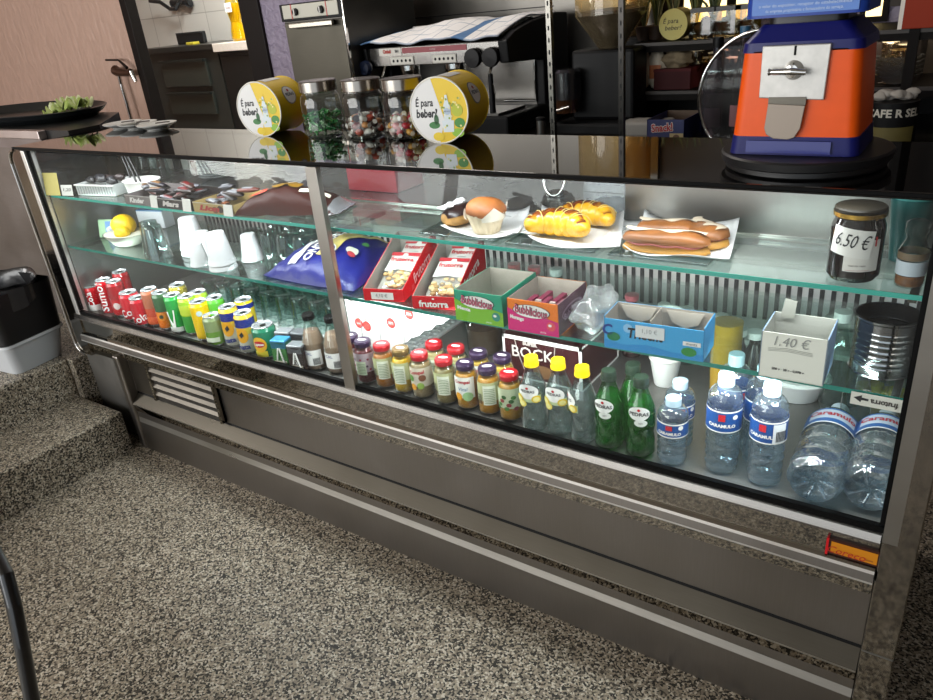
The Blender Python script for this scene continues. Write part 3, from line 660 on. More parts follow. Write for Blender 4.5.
# plastic water bottles
PET = thin('cfe2ec', 1.5, .05, 3.0, .06, 'e8f4fa', bump=.6)  # whitish haze paints the refracted brightness into the plastic
def petm(t, h, r, lz0, lz1, capz, front=True, seed=0):
    nr = 40; pr = [(r*.7, 0), (r*.95, .006)]
    body0, body1 = .012, h*.74
    for k in range(nr+1):
        z = body0+(body1-body0)*k/nr
        rr = r*(1-.045*abs(math.sin(z/h*34)))
        if lz0-.004 < z/h < lz1+.004: rr = r*.985
        pr.append((rr, z))
    for k in range(1, 7): a = k/6*PI/2; pr.append((.0135+(r-.0135)*math.cos(a), h*.74+(h*.14)*math.sin(a)))
    pr.append((.0125, h*.92))
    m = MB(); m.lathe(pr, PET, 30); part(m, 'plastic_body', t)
    m = MB(); LBm = mat('1c4f94', .45, noise=.12, nscale=30)
    m.grid(lambda u, v: m.mp(2*PI*r*(u-.5), h*(lz0+(lz1-lz0)*v), .0006, r), 30, 2, LBm)
    w = 2*PI*r*.5
    m.band(-w, w, h*lz1-.003, h*lz1, WHITE, r, d=.001); m.band(-w, w, h*lz0, h*lz0+.0025, WHITE, r, d=.001)
    m.poly([(-.006, h*(lz1-.10)), (.006, h*(lz1-.10)), (.006, h*(lz1-.03)), (-.006, h*(lz1-.03))], mat('c8202c', .4), r, d=.002)
    m.text('CARAMULO', .0095*r/.033, WHITE, 0, h*(lz0+lz1-.05)/2-.003, r, d=.0015, bold=.0004); m.oval(r*.75, h*(lz1-.06), .005, .005, WHITE, r, d=.0016)
    if seed:
        m.band(r*.55, r*1.3, h*lz0+.003, h*lz1-.004, mat('dfe3e6', .5), r, d=.0018)
        for k in range(8): m.band(r*.72+k*.0026, r*.72+.0014+k*.0026, h*lz0+.006, h*lz0+.006+.022, INK, r, d=.0026)
    part(m, 'label', t)
    m = MB(); m.lathe([(.0145, h*.885), (.0155, h*.89), (.0155, h*.99), (.0145, h), (0, h)], mat('a9c0cc', .35), 26); part(m, 'cap', t)
def pet(px, z, label, r, rz, seed=0, g='upright plastic water bottles with blue labels'):
    h = z-DK; p = P(*px, 'z', z); t = thing('water_bottle', label, 'bottle', (p.x, max(p.y, r+.014), DK+.001), rz, g)
    petm(t, h, r, .47, .69, h, seed=seed); return t
pet((673.6, 397.5), .646, 'small plastic water bottle with a blue label, front one of the small pair', .0300, .1)
pet((680.5, 380.5), .650, 'small plastic water bottle half hidden behind its twin', .0300, .5)
pet((727, 373.8), .711, 'half litre plastic water bottle facing front, second group from the left', .0325, .15)
pet((737, 354), .711, 'half litre plastic water bottle right behind the one facing front', .0325, .9, 1)
pet((773, 383.2), .711, 'half litre plastic water bottle showing its barcode, beside the lying bottles', .0325, -.1, 1)
pet((766, 366), .711, 'half litre plastic water bottle behind the one showing its barcode', .0325, .3)
# two large bottles lying down, base to the glass
def lying(pbase, pend, label, r, L_):
    a = P(*pbase, 'z', DK+r); b = P(*pend, 'z', DK+r)
    d = (b-a); d.z = 0; yaw = math.atan2(d.y, d.x)
    t = thing('water_bottle', label, 'bottle', (a.x, a.y, DK+r+.001), 0, 'large water bottles lying on their sides')
    t.rotation_euler = (0, PI/2, yaw)     # local z along the bottle, local x downwards
    pr = [(0, .012), (r*.3, .014), (r*.55, .004), (r*.78, 0), (r*.95, .014)]
    nr = 46
    for k in range(nr+1):
        z = .02+(L_*.62-.02)*k/nr; rr = r*(1-.05*abs(math.sin(z*75))); pr.append((rr, z))
    for k in range(1, 8): q = k/7*PI/2; pr.append((.015+(r-.015)*math.cos(q), L_*.62+L_*.24*math.sin(q)))
    pr.append((.014, L_*.94))
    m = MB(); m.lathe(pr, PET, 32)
    for k in range(7):
        q = 2*PI*k/7; m.tube([(r*.2*math.cos(q), r*.2*math.sin(q), .010), (r*.7*math.cos(q+.2), r*.7*math.sin(q+.2), .002)], .0035, PET, 6)
    part(m, 'plastic_body', t)
    m = MB(); m.grid(lambda u, v: (1.004*r*math.cos(2*PI*u), 1.004*r*math.sin(2*PI*u), L_*(.50+.2*v)), 36, 2, mat('2a5c9c', .45)); 
    m.grid(lambda u, v: (1.008*r*math.cos(2*PI*u), 1.008*r*math.sin(2*PI*u), L_*(.50+.012*v)), 36, 1, WHITE)
    m.grid(lambda u, v: (1.008*r*math.cos(PI-.9+1.8*u), 1.008*r*math.sin(PI-.9+1.8*u), L_*(.56+.12*v)), 14, 1, mat('b9c9d8', .5))
    m.M = Matrix.Rotation(-PI/2, 4, 'Z'); m.text('Caramulo', .022, mat('b3283a', .4), 0, L_*.62, r, d=.0016, bold=.0006)
    part(m, 'label', t)
    m = MB(); m.lathe([(.018, L_*.93), (.018, L_), (0, L_)], mat('c9d6de', .35), 24); part(m, 'cap', t)
lying((813, 484), (838, 416), 'large water bottle lying on its side, left of the lying pair', .050, .28)
lying((869, 492), (886, 425), 'large water bottle lying on its side against the right post', .050, .28)

# ------------------------------------------------------------------ deck, back rows
# white textured mat and upside-down glasses
m = MB(); m.box(.28, 1.3, .20, .54, DK, DK+.006, mat('f0f2f0', .5)); 
for i in range(44):
    for j in range(14): m.box(.295+i*.0228, .305+i*.0228, .21+j*.0232, .22+j*.0232, DK+.006, DK+.010, mat('d2d6d4', .5))
o = m.build('drainer_mat'); tag(o, 'white studded plastic mat under the upside-down glasses on the deck', 'mat')
def glasses():
    t = thing('drinking_glass', 'clear drinking glass standing upside down on the white mat', 'glass', (0, 0, 0), 0, 'upside-down glasses on the deck')
    m = MB(); m.shell([(.032, 0), (.030, .05), (.026, .092), (.024, .098)], GLS, 20); m.shell([(.030, 0), (.028, .05), (.0245, .088)], GLS, 20)
    m.lathe([(.0, .09), (.0245, .09), (.0255, .096), (.023, .099), (.012, .096), (0, .096)], GLS, 20); m.shell([(.0325, 0), (.0325, .002), (.0295, .002)], GLS, 20); part(m, 'body', t)
    return t
g0 = glasses(); first = True
gl = []
for j in range(4):
    for i in range(11):
        x = .42+i*.0735+(j % 2)*.02; y = .25+j*.078
        if x > 1.27: continue
        gl.append((x+rnd.uniform(-.004, .004), y))
for k, (x, y) in enumerate(gl):
    if k == 0: g0.location = (x, y, DK+.0105)
    else: dup(g0, (x, y, DK+.0105), rnd.uniform(0, 3))
for i in range(6):
    for j in range(3):
        x = .80+i*.066+j*.02; y = .185+j*.07
        if x < 1.15: dup(g0, (x, y, MS+.001), 0, 'small clear glass standing upside down on the middle shelf behind the crisps bag', 'upside-down glasses on the middle shelf', (1, 1, .8))
# printed white sheet standing behind the juice bottles, its right edge torn
SH = mat('cfcfcb', .7); yS = .135
pts = [(344, 296), (392, 303), (452, 318), (447, 320), (443, 324), (436, 325), (431, 330), (424, 331), (419, 336), (411, 338), (407, 342), (401, 344)]
pl = [P(u, v, 'y', yS) for u, v in pts]; pl = [(p.x, min(p.z, MS-.016)) for p in pl]; pl += [(pl[-1][0]-.01, DK+.001), (pl[0][0], DK+.001)]
o = MB(); o.prism(pl, 'y', yS, yS+.001, SH)
for a, b_ in ((378, 340), (402, 342), (421, 331), (360, 340)):
    q, w = P(a-1, 306, 'y', yS), P(a+4, b_, 'y', yS); o.tube([(q.x, yS-.0003, min(q.z, MS-.02)), (w.x-.004, yS-.0003, w.z)], .0010, mat('8a8c8a', .6), 6)
DRD = mat('9c2a2c', .5)
for u, v, w_ in ((359, 323, 'sim'), (367, 326, ''), (391, 323, '25%'), (409, 314, '25%')):
    p = P(u, v, 'y', yS); o.oval(p.x, p.z, .0145, .0145, DRD, y=yS, d=.0006); o.oval(p.x, p.z, .011, .011, mat('c9463f', .5), y=yS, d=.0009)
    if w_: o.text(w_, .010, WHITE, p.x, p.z, y=yS, d=.0014)
for u, v in ((357, 309), (364, 311), (371, 311)):
    a, b_ = P(u, v, 'y', yS), P(u+2, v+10, 'y', yS); o.tube([(a.x, yS-.001, a.z), (b_.x, yS-.001, b_.z)], .0009, mat('6a7a4a', .6), 5)
s = o.build('printed_sheet'); tag(s, 'white plank print sheet with cherries and red dots, right edge torn, behind the juice bottles', 'paper sheet')
# dark beer carton
x0, x1, y0, y1 = 1.60, 1.822, .25, .46
t = thing('beer_carton', 'dark maroon beer carton with a white edge behind the lemon water bottles', 'box', (x0, y0, DK+.001))
MAR = mat('3a1518', .35); h = .118; w, d = x1-x0, y1-y0
m = MB(); m.box(0, w, 0, .004, 0, h, MAR); m.box(0, w, d-.004, d, 0, h, MAR); m.box(0, .004, 0, d, 0, h, MAR); m.box(w-.004, w, 0, d, 0, h, MAR); m.box(0, w, 0, d, 0, .004, MAR); part(m, 'body', t)
m = MB(); 
for a, b, c, e in ((0, w, h-.010, h), (0, .006, 0, h), (w-.008, w, 0, h), (0, w, 0, .004)): m.box(a, b, -.0015, .0, c, e, WHITE)
m.box(w, w+.0015, 0, d, h-.004, h, WHITE); m.box(w, w+.0015, d-.005, d, 0, h, WHITE); m.box(w, w+.0015, 0, d, 0, .004, WHITE); part(m, 'border', t)
m = MB(); m.text('SUPER', .014, mat('b9b0aa', .5), .080, h-.0155, y=-.001, bold=.0012); m.text('BOCK', .044, mat('d9d2ca', .5), .085, h-.043, y=-.001, bold=.0004)
m.tube([(.035, -.001, h-.005), (.045, -.001, h-.05), (.06, -.001, h-.09)], .0012, mat('b9b0aa'), 5); m.tube([(.15, -.001, h-.012), (.145, -.001, h-.06)], .0012, mat('b9b0aa'), 5)
m.oval(.115, .03, .03, .018, mat('7a5a3c', .4), d=.0016); part(m, 'print', t)
m = MB(); m.blob((0, 0, .036), (.040, .065, .036), thin('f4f7f6', 1.5, .15, 2.2, .13, 'ffffff', bump=1), 30, .22, 3, 6); tag(m.build('plastic_bag', loc=(1.86, .20, MS+.012-.015)), 'crumpled clear plastic bag between the pink gum box and the blue gum box', 'bag')
bpy.data.objects['plastic_bag'].location = (1.935, .10, MS+.002)
# jar with brown contents, stack of white cups, tub, back bottles
p = P(486, 350, 'z', DK); t = thing('glass_jar', 'glass jar of brown paste with a red lid under the green gum box', 'jar', (p.x, p.y, DK+.001))
m = MB(); m.lathe([(.045, 0), (.05, .01), (.05, .09), (.042, .105)], GLS); part(m, 'glass_body', t)
m = MB(); m.lathe([(.044, .004), (.047, .012), (.047, .075), (0, .075)], mat('5a4534', .5)); part(m, 'contents', t)
m = MB(); m.lathe([(.044, .105), (.044, .12), (0, .122)], CR); part(m, 'lid', t)
p = P(463, 329, 'z', .6); m = MB(); m.lathe([(.035, 0), (.037, .085), (.03, .1), (0, .1)], mat('8d5a40', .5)); t = thing('jar', 'jar with a red lid behind the red lidded nectar bottles', 'jar', (p.x-.03, p.y+.13, DK+.001)); part(m, 'body', t)
m = MB(); m.lathe([(.038, .1), (.038, .115), (0, .116)], CR); part(m, 'lid', t)
p = P(665, 383, 'z', DK)
for k in range(10):
    m = MB(); m.lathe([(.026, 0), (.037, .068, WHITE), (.0395, .07), (.0395, .073), (.036, .072), (.025, .004), (0, .004)], WHITE, 24)
    tag(m.build('plastic_cup', loc=(p.x, p.y, DK+.001+k*.013)), 'white plastic cup in the nested stack behind the green bottles', 'cup', 'nested stack of white cups on the deck')
p = P(792, 405, 'z', DK)
t = thing('food_tub', 'white plastic tub with a green lid behind the tall water bottles', 'tub', (p.x-.005, p.y+.05, DK+.001))
m = MB(); m.lathe([(.045, 0), (.062, .045), (.066, .047), (.066, .05)], WHITE, sx=1.1); part(m, 'body', t)
m = MB(); m.lathe([(.064, .05), (.062, .056), (0, .056)], mat('e8ece4', .4), sx=1.1); m.lathe([(.045, .0565), (0, .0565)], mat('5aa02c', .4), 20); part(m, 'lid', t)
def backbot(u, v, z, label, capc, bodyc, r=.027, yb=.49, clear=False, g='bottles along the back of the deck'):
    q = P(u, v, 'y', yb); t = thing('small_bottle', label, 'bottle', (q.x, yb, DK+.001), 0, g); h = q.z-DK
    B = GLS if clear else mat(bodyc, .15, coat=.6)
    m = MB(); m.lathe([(r*.9, 0), (r, .01), (r, h*.55), (r*.45, h*.82), (r*.42, h*.92)], B, 20); part(m, 'body', t)
    m = MB(); m.lathe([(r*.62, h*.9), (r*.66, h*.92), (r*.66, h*.99), (0, h)], mat(capc, .4), 18); part(m, 'cap', t)
backbot(514, 263, 0, 'red capped bottle at the back, seen left above the gum boxes', 'a03034', '6a3a30')
backbot(534, 266, 0, 'red capped bottle at the back above the pink gum box', 'b0303a', '2a1614')
backbot(556, 268, 0, 'white capped bottle at the back above the pink gum box', 'c9cdc9', '2a2c2a')
backbot(632, 294, 0, 'pink capped dark bottle at the back above the blue gum box', 'd0606c', '35181a')
backbot(756, 331, 0, 'white capped dark bottle left of the white price box, right of its twin', 'e9e9e6', '2e2422', yb=.38)
backbot(739.6, 328, 0, 'white capped dark bottle left of the white price box, left of its twin', 'e9e9e6', '2e2422', yb=.38)
backbot(844, 311, 0, 'white capped bottle standing behind the white price box', 'e9e9e6', 'b03a3a', yb=.42, clear=True)
backbot(864, 352, 0, 'white capped clear bottle in front of the big tin', 'e9e9e6', '5a5a50', yb=.27, clear=True)
for k, (u, v, l) in enumerate(((664, 304, 'left'), (688, 308, 'middle'), (722, 315, 'right'))):
    q = P(u, v, 'y', .50); t = thing('small_bottle', 'white capped short bottle at the back, %s of the three by the slotted grille' % l, 'bottle', (q.x, .5, DK+.001), 0, 'bottles along the back of the deck')
    hh = q.z-DK; m = MB(); m.lathe([(.02, 0), (.021, hh*.8), (.012, hh*.9)], GLS, 16); part(m, 'body', t); m = MB(); m.lathe([(.015, hh*.9), (.015, hh), (0, hh)], WHITE, 16); part(m, 'cap', t)
q = P(728, 322, 'y', .34); m = MB(); m.lathe([(.03, 0), (.033, .1), (.033, q.z-DK), (0, q.z-DK)], mat('a8831c', .25, coat=.5), 22)
tag(m.build('amber_jar', loc=(q.x, .34, DK+.001)), 'amber yellow jar behind the right end of the blue gum box', 'jar')
# large clear jar and small bottles with yellow liquid at the right
q = P(838, 396, 'z', DK); t = thing('glass_jar', 'large empty clear glass jar behind the white price box', 'jar', (q.x, q.y, DK+.001))
m = MB(); m.lathe([(.055, 0), (.062, .012), (.062, .14), (.045, .17), (.045, .185)], thin('dfeae4', 1.5, .03, 1.8, .03)); part(m, 'body', t); m = MB(); m.shell([(.047, .18), (.047, .19)], thin('b9cfc4', 1.5, .03, 3)); part(m, 'rim', t)
for k, (u, v) in enumerate(((861, 398), (872, 402), (884, 404), (893, 408))):
    q = P(u, v, 'z', DK+.01); t = thing('small_bottle', 'small clear bottle with yellow oil behind the sign strip, %s of four' % ('first', 'second', 'third', 'fourth')[k], 'bottle', (q.x-.0, q.y+.03, DK+.001), 0, 'small oil bottles at the right end')
    m = MB(); m.lathe([(.016, 0), (.018, .004), (.018, .08), (.008, .11), (.008, .125)], GLS, 16); part(m, 'glass_body', t)
    m = MB(); m.lathe([(.015, .002), (.0165, .006), (.0165, .03+.01*(k % 2)), (0, .03+.01*(k % 2))], mat('b9a52c', .2), 16); part(m, 'oil', t)
# ------------------------------------------------------------------ middle shelf
# nut display trays
def nuts(t, w):
    for q in range(26):
        pass
def nuttray(px, label, packs, lab2):
    a, b = P(*px[0], 'z', MS), P(*px[1], 'z', MS)
    fw = .104; L_ = .235; bk = .098; fr = .030
    t = thing('nut_tray', label, 'display box', (a.x-.006, max(a.y, .012)+.008, MS+.001), .27, 'red display trays of nut bags')
    RT = mat('cc1420', .6, spec=.2); IN = mat('9a948c', .7)
    m = MB()
    m.box(0, fw, 0, L_, 0, .002, RT); m.box(0, fw, -.001, .001, 0, fr, RT); m.box(0, fw, L_-.002, L_, 0, bk, RT)
    side = [(0, 0), (L_, 0), (L_, bk), (L_-.03, bk), (0, fr)]
    m.prism(side, 'x', 0, .0015, RT); m.prism(side, 'x', fw-.0015, fw, RT); m.prism([(y, z) for y, z in side], 'x', .0016, .0022, IN); m.prism(side, 'x', fw-.0022, fw-.0016, IN); m.box(.002, fw-.002, L_-.003, L_-.002, 0, bk, IN); m.box(.002, fw-.002, .001, .0018, .002, fr, IN)
    part(m, 'tray', t)
    m = MB(); 
    if packs == 0: m.band(.02, .078, .004, .022, mat('e6e2de', .6), y=-.001); m.text('4,10 €', .012, mat('77706c'), .048, .014, y=-.002)
    else: m.text('frutorra', .022, WHITE, fw/2, .012, y=-.001, bold=.0006); m.oval(fw/2, .025, .003, .002, WHITE, y=-.001)
    m.M = Matrix.Translation((fw, 0, 0)) @ Matrix.Rotation(PI/2, 4, 'Z'); m.text('frutorra', .036, WHITE, .125, .042, rot=.22, bold=.0008, d=.0006); m.band(.05, .066, .008, .022, mat('d8474c', .5), d=.0006)
    part(m, 'print', t)
    # bags
    for k in range(2):
        s = thing('nut_bag', lab2[k], 'bag', t.matrix_world @ Vector((0, 0, 0)), .24, 'nut bags in the red trays')
        s.location = Vector((t.location.x, t.location.y, MS+.001))+Matrix.Rotation(.24, 3, 'Z') @ Vector((fw/2, .045+k*.085, .006+k*.004))
        s.rotation_euler = (.42, 0, .24)
        m = MB()
        def fn(u, v): x = (u-.5)*.084; y = v*.125; return (x, y, .003+.013*math.sin(PI*u)**.6*math.sin(PI*min(1, v*1.05+.02))**.5*(1.0 if v < .6 else .7))
        m.grid(fn, 12, 14, thin('e9e6e0', 1.45, .1, 2, .12, 'ffffff') if k == 0 else mat('cfc9c4', .35))
        m.add([(-.042, 0, .002), (.042, 0, .002), (.042, .125, .002), (-.042, .125, .002)], [(0, 1, 2, 3)], mat('d9d5d0', .5), False)
        part(m, 'wrapper', s)
        m = MB(); m.grid(lambda u, v: ((u-.5)*.08, .06+v*.06, .0185-.003*v-.012*abs(u-.5)*1.2), 8, 5, mat('ded9d4', .5)); m.grid(lambda u, v: ((u-.5)*.078, .112+v*.012, .0145), 6, 1, mat('b33038', .5)); m.M = Matrix.Translation((0, .09, .0195)) @ Matrix.Rotation(-PI/2, 4, 'X'); m.text('frutorra', .019, mat('b3222a', .5), 0, .004, d=0, bold=.0006); m.text('pistáchio' if packs else 'amendoim', .006, INK, 0, -.012, d=0); part(m, 'print', s)
        m = MB(); rr = random.Random(k+packs*9)
        for q in range(34 if k == 0 else 0):
            x, y = rr.uniform(-.034, .034), rr.uniform(.006, .056)
            m.blob((x, y, .010+.006*rr.random()), (.008, .0055, .0045), mat(('c9a877', 'b08f5c', 'dcc79a')[q % 3], .6), 8, .1, q)
        if k == 0: tag(part(m, 'nuts', s), None, None, kind='stuff')
nuttray(((364.5, 302), (395.6, 307.6)), 'red and white nut tray with a price sticker, left one beside the crisps bag', 0, ('nut bag with peeled nuts showing, front one in the left red tray', 'nut bag leaning behind in the left red tray'))
nuttray(((413.4, 310), (452.7, 318)), 'red nut tray with white lettering on its front, right one beside the green gum box', 1, ('nut bag with pistachios showing, front one in the right red tray', 'nut bag leaning behind in the right red tray'))
# chewing gum boxes
def openbox(name, label, x0, x1, y0, y1, h, face, inner, side, rz=0, lip=1.0, decor=None, sdecor=None, g='gum display boxes'):
    t = thing(name, label, 'display box', (x0, y0, MS+.001), rz, g); w, d = x1-x0, y1-y0; k = .0015
    m = MB(); m.box(0, w, 0, k, 0, h*lip, face); m.box(0, w, d-k, d, 0, h, face); m.box(0, k, 0, d, 0, h, side); m.box(w-k, w, 0, d, 0, h, side); m.box(0, w, 0, d, 0, k, face)
    m.box(k, w-k, k, k*1.4, k, h*lip, inner); m.box(k, w-k, d-k*1.5, d-k, k, h, inner); m.box(k, k*1.4, k, d-k, k, h, inner); m.box(w-k*1.5, w-k, k, d-k, k, h, inner); part(m, 'carton', t)
    m = MB()
    if decor: decor(m, w, h*lip)
    if sdecor: m.M = Matrix.Translation((w, 0, 0)) @ Matrix.Rotation(PI/2, 4, 'Z'); sdecor(m, d, h); m.M = Matrix()
    part(m, 'print', t)
    return t
def bubb(low, up, flav, fruit):
    def f(m, w, h):
        m.poly([(0, 0), (w, 0), (w, h*.45), (w*.8, h*.52), (w*.5, h*.66), (w*.2, h*.60), (0, h*.72)], low, d=.0006)
        for rx, c, dd in ((.043, INK, .0009), (.041, WHITE, .0012)): m.oval(w*.48, h*.68, rx, rx*.34, c, d=dd)
        m.text('Bubblicious', .026, INK, w*.48, h*.68, d=.0020, fit=w*.64, rot=-.08, bold=.0011); m.text('Bubblicious', .026, mat('f0708f', .4), w*.48, h*.68, d=.0026, fit=w*.64, rot=-.08, bold=-.0001)
        m.text(flav, .011, WHITE, w*.19, h*.42, d=.0012, rot=-.1, fit=w*.28, bold=.0006)
        m.oval(w*.86, h*.30, .010, .010, fruit, d=.0012); m.oval(w*.84, h*.33, .004, .003, WHITE, d=.0016)
        m.text('chicle', .006, WHITE, w*.7, h*.08, d=.0012)
    return f
BR2 = mat('8f877c', .7, noise=.08)
openbox('gum_box', 'green chewing gum display box with a lime lower front, left of the pink one', 1.640, 1.760, .014, .165, .070, mat('1a9a78', .4), BR2, mat('178a6a', .4), 0.03, decor=bubb(mat('7ab82a', .4), 0, 'Menta', mat('2f8a7a', .4)))
openbox('gum_box', 'orange and pink chewing gum display box right of the green one', 1.774, 1.890, .014, .150, .070, mat('ef7d1a', .4), BR2, mat('4a2436', .4), 0.03, decor=bubb(mat('d81a78', .4), 0, 'Morango', mat('e2505a', .4)),
  sdecor=lambda m, w, h: (m.oval(w*.48, h*.55, w*.36, h*.22, mat('8f7886', .4), d=.0006), m.oval(w*.48, h*.55, w*.33, h*.18, mat('4a2436', .4), d=.0009), m.text('Bubblicious', .02, mat('a58d9c', .4), w*.48, h*.55, d=.0014, fit=w*.6, rot=.15, bold=.0005)))
for k in range(5):
    t = thing('gum_pack', 'flat pack of gum in the pink and orange display box', 'gum pack', (1.79+k*.017, .042+(k % 2)*.03, MS+.004), .03, 'gum packs in the pink box')
    m = MB(); m.box(0, .012, 0, .06, 0, .045, mat('7a2440', .4)); part(m, 'wrapper', t, bevel=.001)
    m = MB(); m.box(-.0003, .0123, -.0003, .006, .0, .0453, mat('c9b9b0', .4)); part(m, 'seal', t)
def trid(m, w, h):
    m.poly([(0, 0), (w, 0), (w, h*.22), (w*.7, h*.16), (w*.45, h*.28), (w*.2, h*.18), (0, h*.3)], mat('2f8fd0', .4), d=.0005)
    m.text('Trident', .028, INK, w*.42, h*.6, d=.001, fit=w*.36, bold=.001, shear=.15)
    m.band(w*.33, w*.62, h*.52, h*.92, mat('dfe2e2', .6), d=.0016); m.text('1,10 €', .012, mat('8f9496'), w*.47, h*.74, d=.002)
    m.oval(w*.10, h*.42, .013, .009, mat('1f7a4a', .4), d=.001); m.oval(w*.86, h*.26, .014, .009, mat('2f8a3a', .4), d=.001); m.band(w*.80, w*.97, h*.46, h*.6, WHITE, d=.001); m.text('menta', .008, INK, w*.885, h*.53, d=.0015)
    m.text('C', .03, mat('123a8a'), w*.035, h*.62, d=.001, bold=.001); m.oval(w*.25, h*.76, .009, .009, mat('8fc4ea', .4), d=.0009)
t = openbox('gum_box', 'wide light blue chewing gum box with a sticker over its name', 1.990, 2.178, .014, .088, .066, mat('3fa4dc', .4), CARD, mat('3b8fc4', .4), .06, decor=trid, lip=.92)
m = MB(); m.box(.088, .09, .0015, .0685, .0015, .066, CARD)
def cut(cx, w_):
    m.prism([(cx-w_, .0635), (cx+w_, .0635), (cx+w_*.7, .04), (cx, .03), (cx-w_*.7, .04)][::-1], 'y', .066, .0682, mat('a0978a', .8))
cut(.045, .035); cut(.135, .035); part(m, 'divider', t)
# white price box
def wb(m, w, h):
    m.text('1.40 €', .024, mat('9a9a96'), w*.45, h*.83, shear=.2, fit=w*.55)
    for k in range(3): m.tube([(w*.12, -.001, h*(.66-.03*k)), (w*.4, -.001, h*(.70-.03*k)), (w*.8, -.001, h*(.67-.03*k))], .0004, mat('a5a5a0'), 4)
    m.text('200 g · 20 g - 0,070 g', .006, INK, w*.45, h*.22, d=.001, bold=.0002, fit=w*.5)
t = openbox('price_box', 'white open carton with a handwritten 1.40 price on its front', 2.276, 2.378, .014, .104, .084, mat('e9e7dc', .6), mat('8f8f88', .6), mat('7d95b4', .5), .02, decor=wb, g=None)
m = MB(); m.prism([(.012, .08), (.035, .08), (.037, .112), (.018, .115)], 'y', .078, .080, mat('77776f', .6)); part(m, 'flap', t)
# big tin
p = P(892, 371, 'z', MS); t = thing('steel_tin', 'large open ribbed steel tin on the middle shelf at the right end', 'tin', (2.447, .125, MS+.001))
pr = [(.050, 0)]
for k in range(1, 59): z = k*.0016; pr.append((.048+(.0005*math.sin(z*600) if .015 < z < .08 else 0), z))
pr += [(.051, .096), (.051, .099), (.048, .099), (.0475, .01), (0, .008)]
m = MB(); m.lathe(pr, steel('9a9b9d', .12, (1, 1, 1), 0), 36); part(m, 'body', t)
m = MB(); m.lathe([(.0465, .0), (.0465, .001), (0, .001)], mat('141414', .6), 30); part(m, 'inside_base', t, loc=(0, 0, .02))
# sign strip
a, b = P(851, 395, 'y', .024), P(906, 405, 'y', .024)
t = thing('shelf_sign', 'white sign strip with an arrow on the shelf edge at the right end', 'sign', (a.x, .024, a.z-.004), 0)
w = b.x-a.x; m = MB(); m.box(0, w, -.001, .001, -.011, .011, mat('dcd9cf', .5)); part(m, 'board', t)
m = MB(); m.M = Matrix.Rotation(0, 4, 'Y'); m.poly([(.004, .002), (.016, .008), (.016, .004), (.026, .003), (.026, -.001), (.016, -.001), (.015, -.005)], INK, y=-.001, d=.0004); m.text('frutorra', .014, mat('3a3330'), w*.62, 0, y=-.001, rot=PI, fit=w*.5, bold=.0004); part(m, 'print', t)
# crisps bag
t = thing('crisps_bag', 'blue crisps bag with white and yellow print lying behind the mullion', 'bag', (1.15, .045, MS+.001), 0)
BL = mat('1c2070', .4, bump=.8, bscale=22)
a, b, c, e = Vector((.965-1.15, .01, 0)), Vector((1.30-1.15, .01, 0)), Vector((1.24-1.15, .32, 0)), Vector((.985-1.15, .28, 0))
def bagf(u, v, off=0, a=a, b=b, c=c, e=e):
    q = a.lerp(b, u).lerp(e.lerp(c, u), v)
    bul = (math.sin(PI*min(max(u, 0), 1))**.55)*(math.sin(PI*v)**.5)
    wr = .003*math.sin(30*u+9*v)*math.sin(17*v+3)+.003*math.sin(38*u+14*v)*max(0, u-.5)*2
    return (q.x, q.y+(-.01*math.sin(PI*u)), .003+(.078+off)*bul+wr*(1 if bul > .05 else 0)+off)
m = MB(); m.grid(bagf, 44, 34, BL); m.grid(lambda u, v: (*[bagf(u, v)[i] for i in (0, 1)], .001), 10, 8, BL)
part(m, 'wrapper', t)
def onbag(u, v): x, y, z = bagf(u, v); return (x, y, z+.004)
m = MB()
m.grid(lambda u, v: onbag(.27+.10*u+.06*v, .08+.62*v), 16, 34, mat('d9dadb', .4)); m.grid(lambda u, v: onbag(.52+.14*u, .2+.72*v), 16, 30, mat('dcc878', .4)); m.grid(lambda u, v: onbag(.66+.2*u*v, .55+.35*v), 16, 20, mat('dcc878', .4))
m.grid(lambda u, v: onbag(.30+.1*u, .66+.26*v), 12, 16, mat('8a6a50', .5))
mb = MB(); mb.text('ONDULADAS', .1, WHITE, 0, 0, d=0, bold=.002); xs = [v.x for v in mb.v]; zs = [v.z for v in mb.v]
X0, X1, Z0, Z1 = min(xs), max(xs), min(zs), max(zs)
mb.v = [Vector(onbag(.51-.095*(v.z-Z0)/(Z1-Z0)+.05*(v.x-X0)/(X1-X0), .12+.62*(v.x-X0)/(X1-X0)))+Vector((0, 0, .003)) for v in mb.v]
o = MB(); m.v += mb.v; off = len(m.v)-len(mb.v); k = m.mi(WHITE)
for f in mb.f: m.f.append([i+off for i in f]); m.m.append(k); m.sm.append(False)
for cx, cy, r, c in ((.62, .28, .055, WHITE), (.62, .28, .045, mat('23277c')), (.62, .28, .028, mat('dcc878')), (.80, .35, .05, mat('dfe6d0', .4)), (.82, .30, .03, mat('b9404a', .4)), (.84, .5, .03, mat('4a8a4a', .4))):
    vs = [onbag(cx, cy)]+[onbag(cx+r*math.cos(2*PI*q/14), cy+r*1.15*math.sin(2*PI*q/14)) for q in range(14)]
    zo = .0012*(1+len([1 for _ in vs])*0)+r*-.02+.006; m.add([(x, y, z+zo) for x, y, z in vs], [(0, q+1, (q+1) % 14+1) for q in range(14)], c, True)
part(m, 'print', t)
